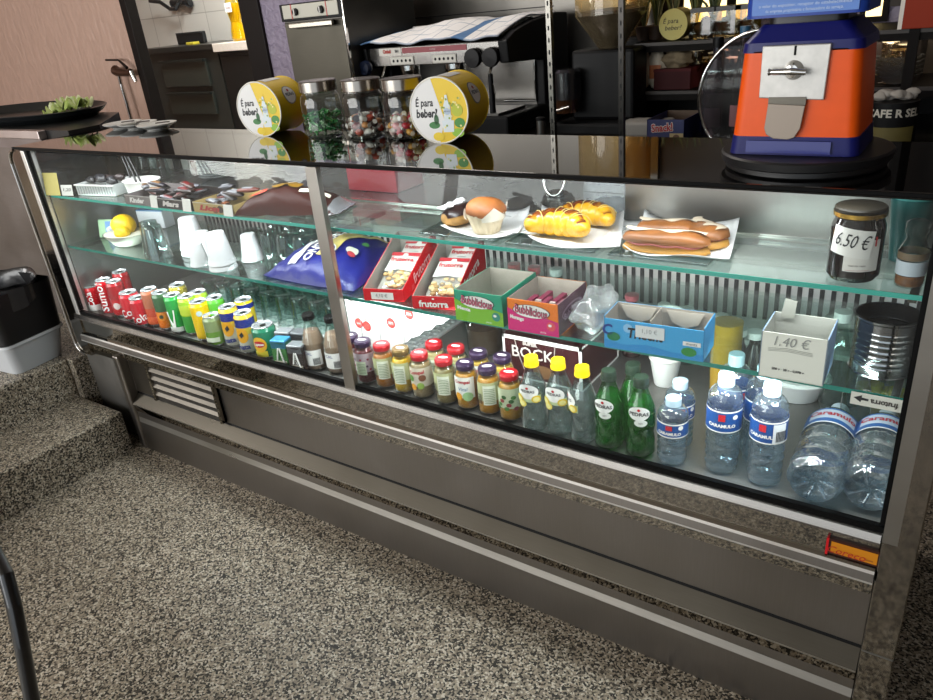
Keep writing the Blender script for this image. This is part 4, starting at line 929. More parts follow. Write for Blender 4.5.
# white cups
def cup(x, y, up, label, sc=1.0, z=MS+.001, n=1):
    t = thing('white_cup', label, 'cup', (x, y, z), 0, 'white cups upside down on the middle shelf')
    t.scale = (sc, sc, sc); m = MB(); CW = mat('eef0f1', .45)
    for k in range(n): m.lathe([(.036, 0+k*.014), (.037, .002+k*.014), (.0345, .012+k*.014)], CW, 26)
    m.lathe([(.0355, .0+.014*(n-1)), (.0225, .082+.014*(n-1)), (.021, .084+.014*(n-1)), (0, .083+.014*(n-1))], CW, 26); part(m, 'body', t)
    m = MB(); m.shell([(.0365, 0), (.0372, .0015), (.0365, .003)], mat('e0e3e6', .4), 26); part(m, 'rim', t)
p1 = P(189, 262, 'z', MS); p2 = P(224, 268, 'z', MS); p3 = P(193, 268, 'z', MS); p4 = P(238, 260, 'z', MS)
cup(.572, .13, 1, 'tall white cup upside down, rear one of the left pair', 1.15, n=2)
cup(.690, .058, 1, 'small white cup upside down in front of the left pair', .78)
cup(.64, .12, 1, 'white cup upside down between the small cup and the rear cup', .92)
cup(.790, .062, 1, 'tall white cup stack upside down standing at the shelf edge', 1.08, n=2)
cup(.815, .15, 1, 'squat white cup upside down right behind the tall stack', .92)
# clear tapered glasses near the lemon bowl
p = P(152, 256, 'z', MS)
for k, (dx, dy, l) in enumerate(((-.02, .03, 'rear'), (.045, .0, 'front'))):
    t = thing('tumbler', 'tall clear tapered glass upside down right of the lemon bowl, %s one' % l, 'glass', (p.x+dx, p.y+dy, MS+.001))
    m = MB(); m.shell([(.038, 0), (.026, .095), (.024, .1)], thin('e9f1f0', 1.5, .02, 2.5), 22); m.shell([(.036, 0), (.0245, .09)], thin('e9f1f0', 1.5, .02, 2.5), 22); part(m, 'body', t); m = MB(); m.lathe([(.024, .09), (.025, .1), (.02, .101), (0, .098)], GLS, 22); part(m, 'base', t)
# lemon bowl
p = P(125, 247, 'z', MS); bl = Vector((.232, .115, MS+.001))
t = thing('bowl', 'cream oval bowl with a dark inside holding lemons', 'bowl', bl, .1)
m = MB(); m.lathe([(.045, 0), (.05, .002), (.082, .035), (.084, .038)], mat('dcdacb', .35), 30, sy=.72, c=(0, 0)); part(m, 'outside', t)
m = MB(); m.shell([(.084, .038), (.080, .038), (.05, .008)], mat('d5d3c4', .4), 30); 
m.v = [Vector((v.x, v.y*.72, v.z)) for v in m.v]; m.lathe([(.0, .014), (.076, .034)], mat('2a2a2a', .5), 30, sy=.72) if 0 else m.add([(.077*math.cos(2*PI*k/30), .055*math.sin(2*PI*k/30), .033) for k in range(30)], [tuple(range(30))], mat('33322f', .5, noise=.4, nscale=80), False); part(m, 'inside', t)
LE = mat('e2b40c', .42, bump=.3, bscale=200)
for dx, dy, dz, r, l in ((-.008, .008, .062, .038, 'large yellow lemon on top of the oval bowl'), (.024, -.022, .046, .024, 'lemon half at the front of the oval bowl')):
    m = MB(); m.blob((0, 0, 0), (r*1.15, r, r*.9), LE, 20, .03, 4); m.lathe([(.006, 0), (.004, .008), (0, .009)], LE, 10) if 0 else None
    tag(m.build('lemon', loc=(bl.x+dx, bl.y+dy, bl.z+dz)), l, 'lemon')
# picture packet at the left end
t = thing('picture_packet', 'blue and green picture packet leaning at the left end of the middle shelf', 'packet', (.10, .145, MS+.001), .35); t.rotation_euler = (-.25, 0, .35)
m = MB(); m.box(-.06, .06, 0, .02, 0, .062, mat('8fae8a', .4)); part(m, 'box', t, bevel=.003)
m = MB(); m.band(-.03, .04, .008, .055, mat('5a7fae', .5)); m.oval(.022, .045, .016, .012, mat('e9e9e6', .5), d=.002); m.oval(.036, .04, .012, .012, mat('7a3a2c', .5), d=.003); m.oval(-.01, .028, .016, .010, mat('e6ebf0', .5), d=.002); m.text('Olá', .016, mat('28488a'), -.012, .028, d=.003); m.oval(.016, .014, .014, .007, mat('3f7a3a', .5), d=.002); part(m, 'print', t)
t = thing('paper_box', 'pale blue and white box standing behind the lemon bowl', 'box', (.13, .27, MS+.001), .2)
m = MB(); m.box(-.05, .07, 0, .05, 0, .06, mat('d6dade', .5)); part(m, 'box', t, bevel=.002); m = MB(); m.box(-.05, .07, 0, .05, .06, .064, mat('5b86ab', .4)); part(m, 'lid', t)
# ------------------------------------------------------------------ upper shelf
def card(px, w, h, label, col='eceae4', txt=None, rz=0, lean=-.15, z=US, y=None, name='price_card'):
    a = P(*px, 'z', z); t = thing(name, label, 'card', (a.x, y if y is not None else max(a.y, .016), z+.001), 0, 'price cards on the upper shelf'); t.rotation_euler = (lean, 0, rz)
    m = MB(); m.box(-w/2, w/2, 0, .001, 0, h, mat(col, .7)); part(m, 'paper', t)
    if txt: m = MB(); m.text(txt, h*.42, INK, 0, h*.55, shear=.2, fit=w*.7); part(m, 'writing', t)
card((43, 198.5), .066, .072, 'yellow paper card standing at the left end of the upper shelf', 'd8c873', rz=.2, y=.022)
card((66, 196.5), .05, .034, 'white handwritten price card next to the yellow card', txt='1,20', rz=.2, y=.035)
card((150, 209.5), .033, .034, 'small white price card left of the dark chocolate bar box', y=.018)
card((184, 213), .036, .034, 'small white price card at the right end of the dark chocolate bar box', y=.018)
card((222, 219), .036, .030, 'small white price card on the golden chocolate bar box', y=.018)
card((320, 205), .06, .04, 'blank white card lying near the crisp packet and the mullion', y=.12, lean=-1.2)
# baskets
p = P(95, 193, 'z', US)
t = thing('basket', 'pale grey slatted basket on the left of the upper shelf', 'basket', (.215, .12, US+.001), .15); BW = mat('c9cbc9', .4); w, d, h = .085, .055, .035
m = MB(); m.box(-w, w, -d, d, 0, .003, BW)
for a, b, c, e in ((-w, w, -d-.002, -d), (-w, w, d, d+.002), (-w-.002, -w, -d, d), (w, w+.002, -d, d)): m.box(a, b, c, e, 0, h, BW)
part(m, 'body', t)
m = MB()
for k in range(14): x = -w+.012*k+.008; m.box(x, x+.003, -d-.004, -d-.002, .004, h-.006, mat('a9abab', .4))
m.box(-w-.004, w+.004, -d-.005, -d, h-.004, h, WHITE); part(m, 'slats', t)
for k in range(7):
    m = MB(); m.blob((0, 0, 0), (.026, .014, .01), mat(('1b1b1e', '2b2b30', '3a3030')[k % 3], .4), 12, .2, k)
    tag(m.build('foil_packet', loc=(.215-.06+.02*k, .10+.02*(k % 3), US+.040+.004*(k % 2))), 'black foil packet heaped in the pale grey basket', 'packet', 'black foil packets in the basket')
t = thing('white_container', 'white plastic container holding spoons beside the basket', 'container', (.405, .12, US+.001), .1)
m = MB(); m.lathe([(.045, 0), (.05, .01), (.056, .045), (.058, .047), (.054, .047), (.046, .006), (0, .005)], WHITE, 26, sx=1.15, sy=.8); part(m, 'body', t); m = MB(); m.shell([(.058, .045), (.060, .047), (.058, .049)], WHITE, 26); m.v = [Vector((v.x*1.15, v.y*.8, v.z)) for v in m.v]; part(m, 'rim', t)
for k in range(3):
    m = MB(); q = Vector((.36+.03*k, .115, US+.008)); m.tube([(0, 0, 0), (-.04-.01*k, .02, .07), (-.07-.012*k, .03, .115)], .003, mat('1a1a1c', .4), 8); m.blob((-.075-.012*k, .032, .122), (.008, .004, .014), mat('2a2a2c', .3, .6), 10)
    tag(m.build('spoon', loc=q), 'dark handled spoon leaning in the white container', 'spoon', 'spoons in the white container')
# chocolate bar boxes
def barbox(xa, xb, label, col, txt, tcol, h=.028, accents=()):
    t = thing('chocolate_box', label, 'display box', (xa, .022, US+.001), .02, 'chocolate bar boxes along the shelf edge'); w = xb-xa; k = .0015; m = MB(); mm = mat(col, .4)
    for b in ((0, w, 0, k, 0, h), (0, w, .12, .12+k, 0, h*1.3), (0, k, 0, .12, 0, h), (w-k, w, 0, .12, 0, h), (0, w, 0, .12, 0, k)): m.box(*b, mm)
    part(m, 'carton', t)
    m = MB(); m.text(txt, h*.72, mat(tcol, .4), w*.4, h*.5, rot=0, shear=.25, bold=.001, fit=w*.5)
    for (a, b, c, e, cc) in accents: m.oval(w*a, h*b, c, e, mat(cc, .4))
    m.band(0, w, h*.94, h, mat('b8b4ae', .4)); part(m, 'print', t)
barbox(.455, .60, 'grey chocolate bar box with white lettering, left of three at the shelf edge', '77706f', 'Kinder', 'e3dfdc')
barbox(.615, .765, 'black chocolate bar box with white lettering, middle of three at the shelf edge', '26201f', 'Mars', 'd9d2cf', accents=((.85, .3, .009, .009, 'd8d5d2'),))
barbox(.78, .945, 'golden chocolate bar box with red lettering, right of three at the shelf edge', 'a8935c', 'Lion', 'a8282a', accents=((.55, .4, .012, .009, '6a4a2c'), (.68, .5, .012, .010, '3a2a20')))
rr = random.Random(5)
WC = ['5a1f18', '241614', '6a6a70', '8a4a20', '1d1d20', '5a261c', '3a201a', '3a3a40', '1a1420']
for k in range(36):
    bx = k % 3; x = rr.uniform(*((.475, .585), (.635, .75), (.80, .95))[bx]); y = rr.uniform(.045, .12); z = US+.010+.010*(k//8)+.002
    wi = rr.randrange(9); t = thing('chocolate_bar', '%s wrapped chocolate bar heaped in the %s bar box' % (('dark red', 'near black', 'grey', 'orange brown', 'black', 'reddish brown', 'dark brown', 'charcoal', 'dark violet')[wi], ('grey', 'black', 'golden')[bx]), 'chocolate bar', (x, y, z), rr.uniform(-.5, .5), 'wrapped chocolate bars'); t.rotation_euler.y = rr.uniform(-.25, .25)
    mm = mat(WC[wi], .45)
    m = MB(); m.grid(lambda u, v: ((u-.5)*.06, .011*math.cos(2*PI*v)*(.75+.25*math.sin(PI*u)), .0075*math.sin(2*PI*v)*math.sin(PI*(.12+.76*u))), 8, 10, mm); part(m, 'wrapper', t)
    m = MB(); m.grid(lambda u, v: ((u-.5)*.03, .011*math.cos(PI*.25+PI*.5*v), .0080*math.sin(PI*.25+PI*.5*v)), 3, 4, mat(('6a4a2a', '5a1414', '77777a')[k % 3], .35)); part(m, 'print', t)
# dark crisp packet
t = thing('crisps_packet', 'brown and gold snack packet with a silver end behind the mullion', 'packet', (1.085, .082, US+.001), .30)
BRN = mat('32140e', .5, spec=.12, bump=.7, bscale=25)
def pk(u, v, o=0): return ((u-.5)*.30, v*.12-.02, .002+(.062*math.sin(PI*min(1, u*1.05))**.5*math.sin(PI*v)**.5+.0022*math.sin(23*u+9*v)*math.sin(13*v+5*u))*(1)+o)
m = MB(); m.grid(pk, 60, 24, BRN); part(m, 'wrapper', t)
m = MB(); GD = mat('b8892c', .3, .5)
for c, r in (((.40, .55), .09), ((.55, .5), .07)):
    vs = [pk(*c, .006)]+[pk(c[0]+r*math.cos(2*PI*q/16), c[1]+r*2.2*math.sin(2*PI*q/16), .006) for q in range(16)]; m.add(vs, [(0, q+1, (q+1) % 16+1) for q in range(16)], GD)
m.grid(lambda u, v: pk(.62+.26*u, .25+.1*v+.1*u, .005), 20, 4, mat('e6ddc8', .4)); m.grid(lambda u, v: pk(.1+.2*u, .3+.08*v, .005), 20, 4, mat('c23a24', .4)); m.grid(lambda u, v: pk(.9+.1*u, v, .002), 3, 10, SIL); m.M = Matrix.Translation((.04, .035, .055)) @ Matrix.Rotation(-PI/2+.2, 4, 'X'); m.text('Ruffles' if 0 else 'GO', .03, mat('e0c070'), 0, 0, d=0, bold=.001); part(m, 'print', t)
# paper sheets and pastries
def sheet(pts, label, z=US, seed=0, col='e9e9e6', lift=.004, name='paper_sheet'):
    q = [P(u, v, 'z', z) for u, v in pts]; c = sum(q, Vector())/4; rr = random.Random(seed)
    m = MB()
    def fn(u, v):
        p = q[0].lerp(q[1], u).lerp(q[3].lerp(q[2], u), v)-c; e = (abs(u-.5)*2)**4+(abs(v-.5)*2)**4
        return (p.x, p.y, .001+lift*e*(1+.6*math.sin(9*u+5*v+seed)))
    m.grid(fn, 14, 12, mat(col, .65)); o = m.build(name, loc=(c.x, c.y, z+.001), solid=.0006); tag(o, label, 'paper', 'greaseproof sheets under the pastries'); return o
def tray(xa, xb, ya, yb, label, z=US):
    t = thing('pastry_tray', label, 'tray', ((xa+xb)/2, (ya+yb)/2, z+.0005), 0, 'thin clear pastry trays'); w, d = (xb-xa)/2, (yb-ya)/2
    m = MB(); m.box(-w, w, -d, d, 0, .002, thin('dfe6e6', 1.5, .03, 2)); part(m, 'base', t); m = MB(); 
    m.tube([(-w, -d, .004), (w, -d, .004), (w, d, .004), (-w, d, .004)], .002, thin('c9d6d6', 1.5, .05, 3), 8, True); part(m, 'rim', t)
tray(1.54, 1.735, .045, .21, 'clear tray under the eclair and the muffin'); tray(1.76, 1.955, .045, .21, 'clear tray under the two glazed croissants'); tray(1.985, 2.17, .045, .21, 'clear tray under the filled sandwich rolls')
def sheet2(x0, x1, y0, y1, sk, label, seed, lift=.006, col='e9e9e6'):
    m = MB(); cx, cy = (x0+x1)/2, (y0+y1)/2
    def fn(u, v):
        e = (abs(u-.5)*2)**5+(abs(v-.5)*2)**5
        return (x0+(x1-x0)*u+sk*(v-.5)-cx, y0+(y1-y0)*v-cy, .0035+lift*e*(1+.5*math.sin(7*u+5*v+seed)))
    m.grid(fn, 16, 14, mat(col, .65)); o = m.build('paper_sheet', loc=(cx, cy, US+.001), solid=.0006); tag(o, label, 'paper', 'greaseproof sheets under the pastries')
sheet2(1.56, 1.745, .045, .245, -.08, 'white greaseproof paper under the eclair and the muffin', 1, .008)
sheet2(1.775, 1.97, .04, .247, -.08, 'white greaseproof paper under the two glazed croissants', 2, .008)
sheet2(1.685, 1.80, .10, .248, -.02, 'blank white greaseproof paper between the muffin and the croissants', 4, .003)
sheet2(1.93, 2.02, .13, .249, -.01, 'blank white greaseproof paper between the croissants and the rolls', 5, .003)
sheet2(1.995, 2.185, .045, .248, -.04, 'white greaseproof paper with curled corners under the sandwich rolls', 3, .010)
m = MB(); m.box(-.12, .12, 0, .001, 0, .001, PAPER)
# eclair
def past(label, name, cat, pts, r, m1, m2=None, n=26, sq=.8, amp=.0, seed=0, ridges=0, z=US+.006, group=None):
    base_ = Vector((pts[0][0], pts[0][1], z)); t = thing(name, label, cat, base_, 0, group)
    P3 = [Vector((x, y, 0)) for x, y in pts]
    def curve(u):
        s = u*(len(P3)-1); i = min(int(s), len(P3)-2); f = s-i
        p0 = P3[max(i-1, 0)]; p1 = P3[i]; p2 = P3[i+1]; p3 = P3[min(i+2, len(P3)-1)]
        return .5*((2*p1)+(p2-p0)*f+(2*p0-5*p1+4*p2-p3)*f*f+(3*p1-p0-3*p2+p3)*f**3)
    def surf(u, v, o=0, v0=0, v1=1):
        c = curve(u); d = (curve(min(1, u+.01))-curve(max(0, u-.01))).normalized(); nrm = Vector((-d.y, d.x, 0))
        a = 2*PI*(v0+(v1-v0)*v); rr = r*(max(0, math.sin(PI*(.0003+.9994*u)))**.45)
        if ridges: rr *= 1-.13*(1-abs(math.sin(PI*ridges*u))**.7)
        rr *= 1+amp*math.sin(9*u+seed)*math.sin(2*a)
        w = rr+o; q = c-P3[0]+nrm*(w*math.cos(a)); return (q.x, q.y, r*sq+(w*sq)*math.sin(a))
    m = MB(); m.grid(surf, 60 if ridges else 30, 18, m1); part(m, 'dough', t)
    if m2: m = MB(); m.grid(lambda u, v: surf(.06+.88*u, v, .0012, .04, .46), 60 if ridges else 30, 8, m2); part(m, 'topping', t)
    return t
DG = mat('b98b4a', .6, noise=.25, nscale=60); CHO = mat('2a1a18', .3, noise=.3, nscale=40)
ecl = past('eclair with dark icing and cream on the leftmost paper', 'eclair', 'pastry', [(1.585, .075), (1.60, .125), (1.59, .17)], .027, DG, CHO, sq=.85)
for k in range(5):
    m = MB(); m.blob((0, 0, 0), (.012, .008, .004), mat('e9e6e6', .5), 12, .2, k); m.build('cream', ecl, loc=(.002+.004*(k % 2), .018*k, .049))
# muffin
mu = thing('muffin', 'golden muffin in a paper case right of the eclair', 'muffin', (1.685, .095, US+.006))
m = MB()
def wrap(u, v): a = 2*PI*u; r = .026+.016*v+.0015*math.sin(a*16); return (r*math.cos(a), r*math.sin(a), .044*v)
m.grid(wrap, 96, 4, mat('d9c9ac', .7)); m.lathe([(.026, 0), (0, .0005)], mat('d9c9ac', .7)); part(m, 'paper_case', mu)
m = MB(); m.blob((0, 0, .044), (.043, .042, .030), mat('8f5220', .6, noise=.3, nscale=30), 26, .06, 9, 3, .5); part(m, 'cake', mu)
m = MB(); 
for a0, rad, hh in ((.6, .05, .066), (3.4, .05, .05), (-.6, .052, .06)): m.grid(lambda u, v: ((.041+.006*v)*math.cos(a0+1.2*(u-.5)), (.041+.006*v)*math.sin(a0+1.2*(u-.5)), .03+(hh-.03)*v*(1-abs(u-.5)*1.4)), 8, 4, mat('e3ddce', .7))
part(m, 'case_fold', mu)
# glazed croissants
def glaze():
    k = 'glz'
    if k in MC: return MC[k]
    m, nt, b = base('glazed_crust'); L = nt.links
    tc = nt.nodes.new('ShaderNodeTexCoord'); n = nt.nodes.new('ShaderNodeTexNoise'); n.inputs['Scale'].default_value = 22; n.inputs['Detail'].default_value = 3; L.new(tc.outputs['Object'], n.inputs['Vector'])
    r = nt.nodes.new('ShaderNodeValToRGB'); r.color_ramp.elements[0].color = (*lin('6a3410'), 1); r.color_ramp.elements[1].color = (*lin('d89a18'), 1); r.color_ramp.elements[0].position = .5; r.color_ramp.elements[1].position = .62
    L.new(n.outputs['Fac'], r.inputs['Fac']); L.new(r.outputs[0], b.inputs['Base Color']); b.inputs['Roughness'].default_value = .25; b.inputs['Coat Weight'].default_value = .3; MC[k] = m; return m
YC = mat('cf9a10', .4, coat=.2, noise=.15, nscale=30)
def croissant(label, pts, r, z):
    t = past(label, 'croissant', 'croissant', pts, r, YC, None, ridges=7, sq=.95, z=z, group='glazed croissants')
    P3 = [Vector((x-pts[0][0], y-pts[0][1], 0)) for x, y in pts]
    def cv(u):
        s = u*(len(P3)-1); i = min(int(s), len(P3)-2); f = s-i; p0 = P3[max(i-1, 0)]; p1 = P3[i]; p2 = P3[i+1]; p3 = P3[min(i+2, len(P3)-1)]
        return .5*((2*p1)+(p2-p0)*f+(2*p0-5*p1+4*p2-p3)*f*f+(3*p1-p0-3*p2+p3)*f**3)
    def sf(u, a, o):
        c = cv(u); dd = (cv(min(1, u+.01))-cv(max(0, u-.01))).normalized(); n = Vector((-dd.y, dd.x, 0))
        rr = r*(max(0, math.sin(PI*(.0003+.9994*u)))**.45)*(1-.13*(1-abs(math.sin(PI*7*u))**.7))
        q = c+n*((rr+o)*math.cos(a)); return (q.x, q.y, r*.95+(rr+o)*.95*math.sin(a))
    m = MB(); m.grid(lambda u, v: sf(.07+.86*u, PI*(.34+.34*v)+.2*math.sin(9*u)+.08*math.sin(31*u), .0010), 60, 8, glaze()); part(m, 'brown_crust', t)
    m = MB()
    for k in range(8):
        u0 = .12+.10*k+.02*math.sin(5*k); m.tube([sf(u0+.05*math.sin(2.3*k)*q/8, PI*(.05+(.5+.3*math.sin(k*1.7)**2)*q/8), .0014) for q in range(9)], .0007, mat('d9c47a', .5), 5)
    part(m, 'icing_lines', t)
croissant('glazed yellow croissant in front on the middle paper', [(1.795, .070), (1.815, .102), (1.855, .112), (1.895, .102), (1.922, .072)], .030, US+.006)
croissant('glazed yellow croissant behind the front one on the middle paper', [(1.82, .152), (1.84, .185), (1.875, .192), (1.915, .182), (1.94, .148)], .027, US+.008)
# sandwich rolls
BU = mat('8a5424', .45, noise=.45, nscale=18); CUT = mat('b5822f', .6, noise=.15, nscale=60); HAM = mat('8a4038', .5)
def roll(x, y, rz, L_, w, label, z=US+.006):
    t = thing('sandwich_roll', label, 'sandwich', (x, y, z), rz, 'filled milk rolls')
    def half(z0, hh, mm, seed):
        def fn(u, v):
            a = 2*PI*v; sx = (1-abs(2*u-1)**4)**.5 if abs(2*u-1) < 1 else 0
            return ((u-.5)*L_, w/2*math.cos(a)*max(.02, sx), z0+hh*((max(0, math.sin(a)))**.6 if math.sin(a) > 0 else .15*math.sin(a))*max(.05, sx)*(1+.08*math.sin(8*u+seed)))
        return fn
    m = MB(); m.grid(half(.004, .016, CUT, 1), 24, 16, CUT); part(m, 'bottom_half', t)
    m = MB(); m.grid(lambda u, v: ((u-.5)*L_*.94, (v-.5)*w*1.02*(1-abs(2*u-1)**6), .019+.0012*math.sin(20*u+3*v)), 24, 4, HAM); part(m, 'ham', t, solid=.003)
    m = MB(); m.grid(half(.021, .019, BU, 2), 24, 16, BU); part(m, 'top_half', t)
    m = MB(); m.grid(lambda u, v: ((u-.5)*L_*.9, w/2*math.cos(PI*(.35+.2*v)+.25*math.sin(13*u)), .0218+.0192*math.sin(PI*(.35+.2*v)+.25*math.sin(13*u))*(1+.08*math.sin(8*u+2))), 22, 3, mat('c4b49c', .6)); part(m, 'sugar', t)
roll(2.08, .085, .02, .165, .055, 'long filled milk roll in front on the right paper')
roll(2.06, .15, .1, .12, .055, 'filled milk roll at the back left on the right paper')
roll(2.135, .148, -.75, .09, .065, 'round ended filled roll at the back right on the right paper')
# clear acrylic stand pieces
t = thing('acrylic_stand', 'small clear plastic holder standing behind the croissants', 'stand', (1.84, .225, US+.001)); m = MB(); m.box(-.022, .022, -.001, .001, 0, .03, thin('e6e8e0', 1.5, .02, 2.5, .1)); part(m, 'plate', t); m = MB(); m.tube([(-.022, 0, .03), (.022, 0, .03)], .0015, WHITE, 6); part(m, 'edge', t)
# preserve jar
p = P(858, 285, 'z', US); t = thing('preserve_jar', 'dark preserve jar with a gold lid and a handwritten price note', 'jar', (2.390, .078, US+.001), .05)
m = MB(); m.lathe([(.033, 0), (.0385, .008), (.0385, .085), (.034, .098), (.034, .103)], mat('120a0a', .08, coat=1), 36); part(m, 'body', t)
m = MB(); m.lathe([(.036, .1), (.0372, .102), (.0372, .113), (.035, .115), (.034, .1145), (0, .1135)], mat('171208', .6, spec=.2)); m.shell([(.0376, .1015), (.0378, .108)], mat('c9a04a', .25, .9), 36); part(m, 'lid', t)
m = MB(); r = .0385; m.band(-.012, .04, .020, .07, mat('dcd9d2', .6), r, d=.0005); m.band(.030, .033, .06, .075, RED, r, d=.001); m.text('mel de cana', .005, mat('5a4a4a'), .008, .030, r, d=.001)
for a in ((-.008, .022, .026, .0225),): m.band(a[0], a[2], a[1], a[3], mat('a04048'), r, d=.001)
part(m, 'label', t)
m = MB(); m.note(-.034, .026, .044, .088, -.13, mat('e3e1db', .7), r, d=.0018); m.text('6.50 €', .030, INK, -.004, .068, r, d=.0028, shear=.25, fit=.048, rot=-.13); part(m, 'price_note', t)
# teal cup and glass bottle at the right end
t = thing('teal_cup', 'tall teal plastic tumbler at the back right of the upper shelf', 'cup', (2.452, .185, US+.001)); m = MB(); m.lathe([(.024, 0), (.034, .105), (.035, .107), (.033, .107), (.023, .003), (0, .003)], mat('0a4a48', .3)); part(m, 'body', t); m = MB(); m.shell([(.035, .105), (.0355, .108), (.033, .108)], mat('4a8680', .3)); part(m, 'rim', t)
t = thing('spice_grinder', 'small glass grinder bottle of brown spice at the right end of the upper shelf', 'bottle', (2.470, .065, US+.001)); m = MB(); m.lathe([(.018, 0), (.0205, .004), (.0205, .055), (.012, .075), (.016, .085), (.016, .098), (.01, .102)], GLS, 24); part(m, 'glass_body', t)
m = MB(); m.lathe([(.017, .002), (.019, .006), (.019, .018), (0, .018)], mat('8a5024', .8, noise=.5, nscale=200)); part(m, 'spice', t); m = MB(); m.shell([(.0208, .02), (.0208, .042)], mat('b9c4cc', .5), 24); m.shell([(.0208, .044), (.0208, .055)], mat('6a5a44', .5), 24); part(m, 'label', t)
# ------------------------------------------------------------------ rear worktop, seen through the rear glass
WT = .926
t = thing('red_box', 'red cardboard box with a bun on it behind the rear glass', 'box', (1.115, .36, WT)); m = MB(); m.box(-.075, .105, 0, .12, 0, .088, mat('b8202e', .45)); part(m, 'body', t, bevel=.002); m = MB(); m.box(-.076, .106, -.001, .121, .078, .089, mat('cf3442', .45)); part(m, 'lid', t)
m = MB(); m.blob((0, 0, 0), (.04, .03, .02), mat('c9a87a', .6), 16, .05, 2, 3, .5); tag(m.build('bun', loc=(1.125, .41, WT+.089+.016)), 'pale bun on the red box behind the rear glass', 'bun')
for k in range(11):
    m = MB(); m.lathe([(.03, 0), (.045, .004), (.062, .008), (.062, .0095), (.04, .006), (0, .005)], mat('c9cbcb', .3), 26)
    tag(m.build('plate', loc=(.40, .40, WT+.0085*k)), 'white saucer in the tall stack behind the rear glass', 'plate', 'saucer stack on the rear worktop')
for k, (x, y) in enumerate(((.05, .315), (.13, .32), (.09, .39), (.20, .315))):
    t = thing('tea_glass', 'upside-down glass with a red rim on the left of the rear worktop', 'glass', (x, y, WT), 0, 'red rimmed glasses on the rear worktop'); m = MB(); m.shell([(.036, 0), (.03, .05), (.026, .09)], GLS, 20); m.lathe([(.026, .088), (.026, .092), (0, .092)], GLS, 20); part(m, 'body', t); m = MB(); m.shell([(.027, .080), (.0285, .092)], mat('c42430', .3), 20); part(m, 'rim', t)
for k in range(9):
    m = MB(); hgt = .09+.012*(k % 3); m.box(-.018, .018, 0, .012, 0, hgt, mat(('e3ded6', '8a5a4a', 'cfcac2', '3a3432')[k % 4], .5)); tag(m.build('packet', loc=(-.05+.052*k, .45, WT), bevel=.002), 'upright packet in the row behind the red rimmed glasses', 'packet', 'packets along the back of the worktop')
t = thing('portafilter', 'round chrome ring handle standing behind the croissants', 'ring', (1.665, .44, WT+.0)); m = MB(); m.tube([(.03*math.cos(2*PI*k/28), .008*math.sin(2*PI*k/28), .045+.042*math.sin(2*PI*k/28)) for k in range(28)], .006, CHROME, 10, True); part(m, 'ring', t); m = MB(); m.box(-.02, .02, -.012, .012, 0, .006, CHROME); part(m, 'foot', t, bevel=.002)
m = MB(); m.blob((0, 0, 0), (.09, .05, .028), thin('8fb4d0', 1.4, .2, 1.5, .25, '7fa8cc'), 22, .25, 3, 5); tag(m.build('plastic_wrap', loc=(1.99, .42, WT+.032)), 'crumpled light blue plastic film behind the sandwich rolls', 'plastic film')
m = MB(); m.prism([(-.03, 0), (.12, 0), (.10, .10), (-.01, .13)], 'y', 0, .003, steel('8a8c90', .2)); m.lathe([(.006, 0), (.006, .004)], BLACK, 12) if 0 else None; tag(m.build('steel_plate', loc=(1.74, .50, WT)), 'leaning steel plate with a slot behind the croissants', 'plate')
# ------------------------------------------------------------------ on the glass top
Z = TP+.0005
SAU = mat('cfcfca', .25)
for k, (u, v, l) in enumerate(((113, 126, 'left of three'), (131, 128, 'middle of three'), (157, 130, 'right of three'))):
    p = P(u, v, 'z', Z); q = Vector(((.03, .12, .245)[k], (.335, .335, .325)[k], Z))
    t = thing('saucer', 'small white saucer with a dark rim mark on the case top, %s' % l, 'saucer', q, 0, 'saucers on the case top')
    m = MB(); m.lathe([(.034, 0), (.036, .003), (.062, .014), (.065, .018), (.062, .018), (.034, .006), (0, .005)], SAU, 32); part(m, 'dish', t)
    m = MB(); m.tube([(-.02, .01, .0165), (.02, .02, .019), (.05, .015, .021)], .0022, mat('3a2c28', .4), 8); part(m, 'spoon', t)
# black tray with lettuce
t = thing('serving_tray', 'large black tray with salad leaves on the steel counter', 'tray', (-.86, .47, 1.101), -.05)
m = MB(); m.lathe([(.40, 0), (.45, .02), (.47, .035), (.46, .037), (.40, .006), (0, .005)], mat('15181a', .3), 44, sy=.50); part(m, 'dish', t)
m = MB(); m.shell([(.468, .034), (.474, .037), (.462, .039)], mat('24282c', .3), 44); m.v = [Vector((v.x, v.y*.5, v.z)) for v in m.v]; part(m, 'rim', t)
rr = random.Random(11)
for k in range(9):
    m = MB(); s_ = rr.uniform(0, 6)
    def fn(u, v): a = 2*PI*u; r = .030*v*(1+.2*math.sin(5*a+s_)); return (r*math.cos(a)*1.5, r*math.sin(a), .02*v*v*math.sin(4*a+s_)+.015*v)
    m.grid(fn, 28, 5, mat(('8a9c4a', 'a3b068', 'c0c79a')[k % 3], .5)); p = P(52+4.2*k, 113-(k % 3)*1.2, 'z', 1.13)
    tag(m.build('salad_leaf', loc=(p.x, min(p.y, .62), 1.112+.010*k*(1 if k < 5 else -.2)+ (.0 if k < 5 else .05)), solid=.0015), 'crinkled pale green salad leaf piled on the black tray', 'salad leaf', 'salad leaves on the black tray')
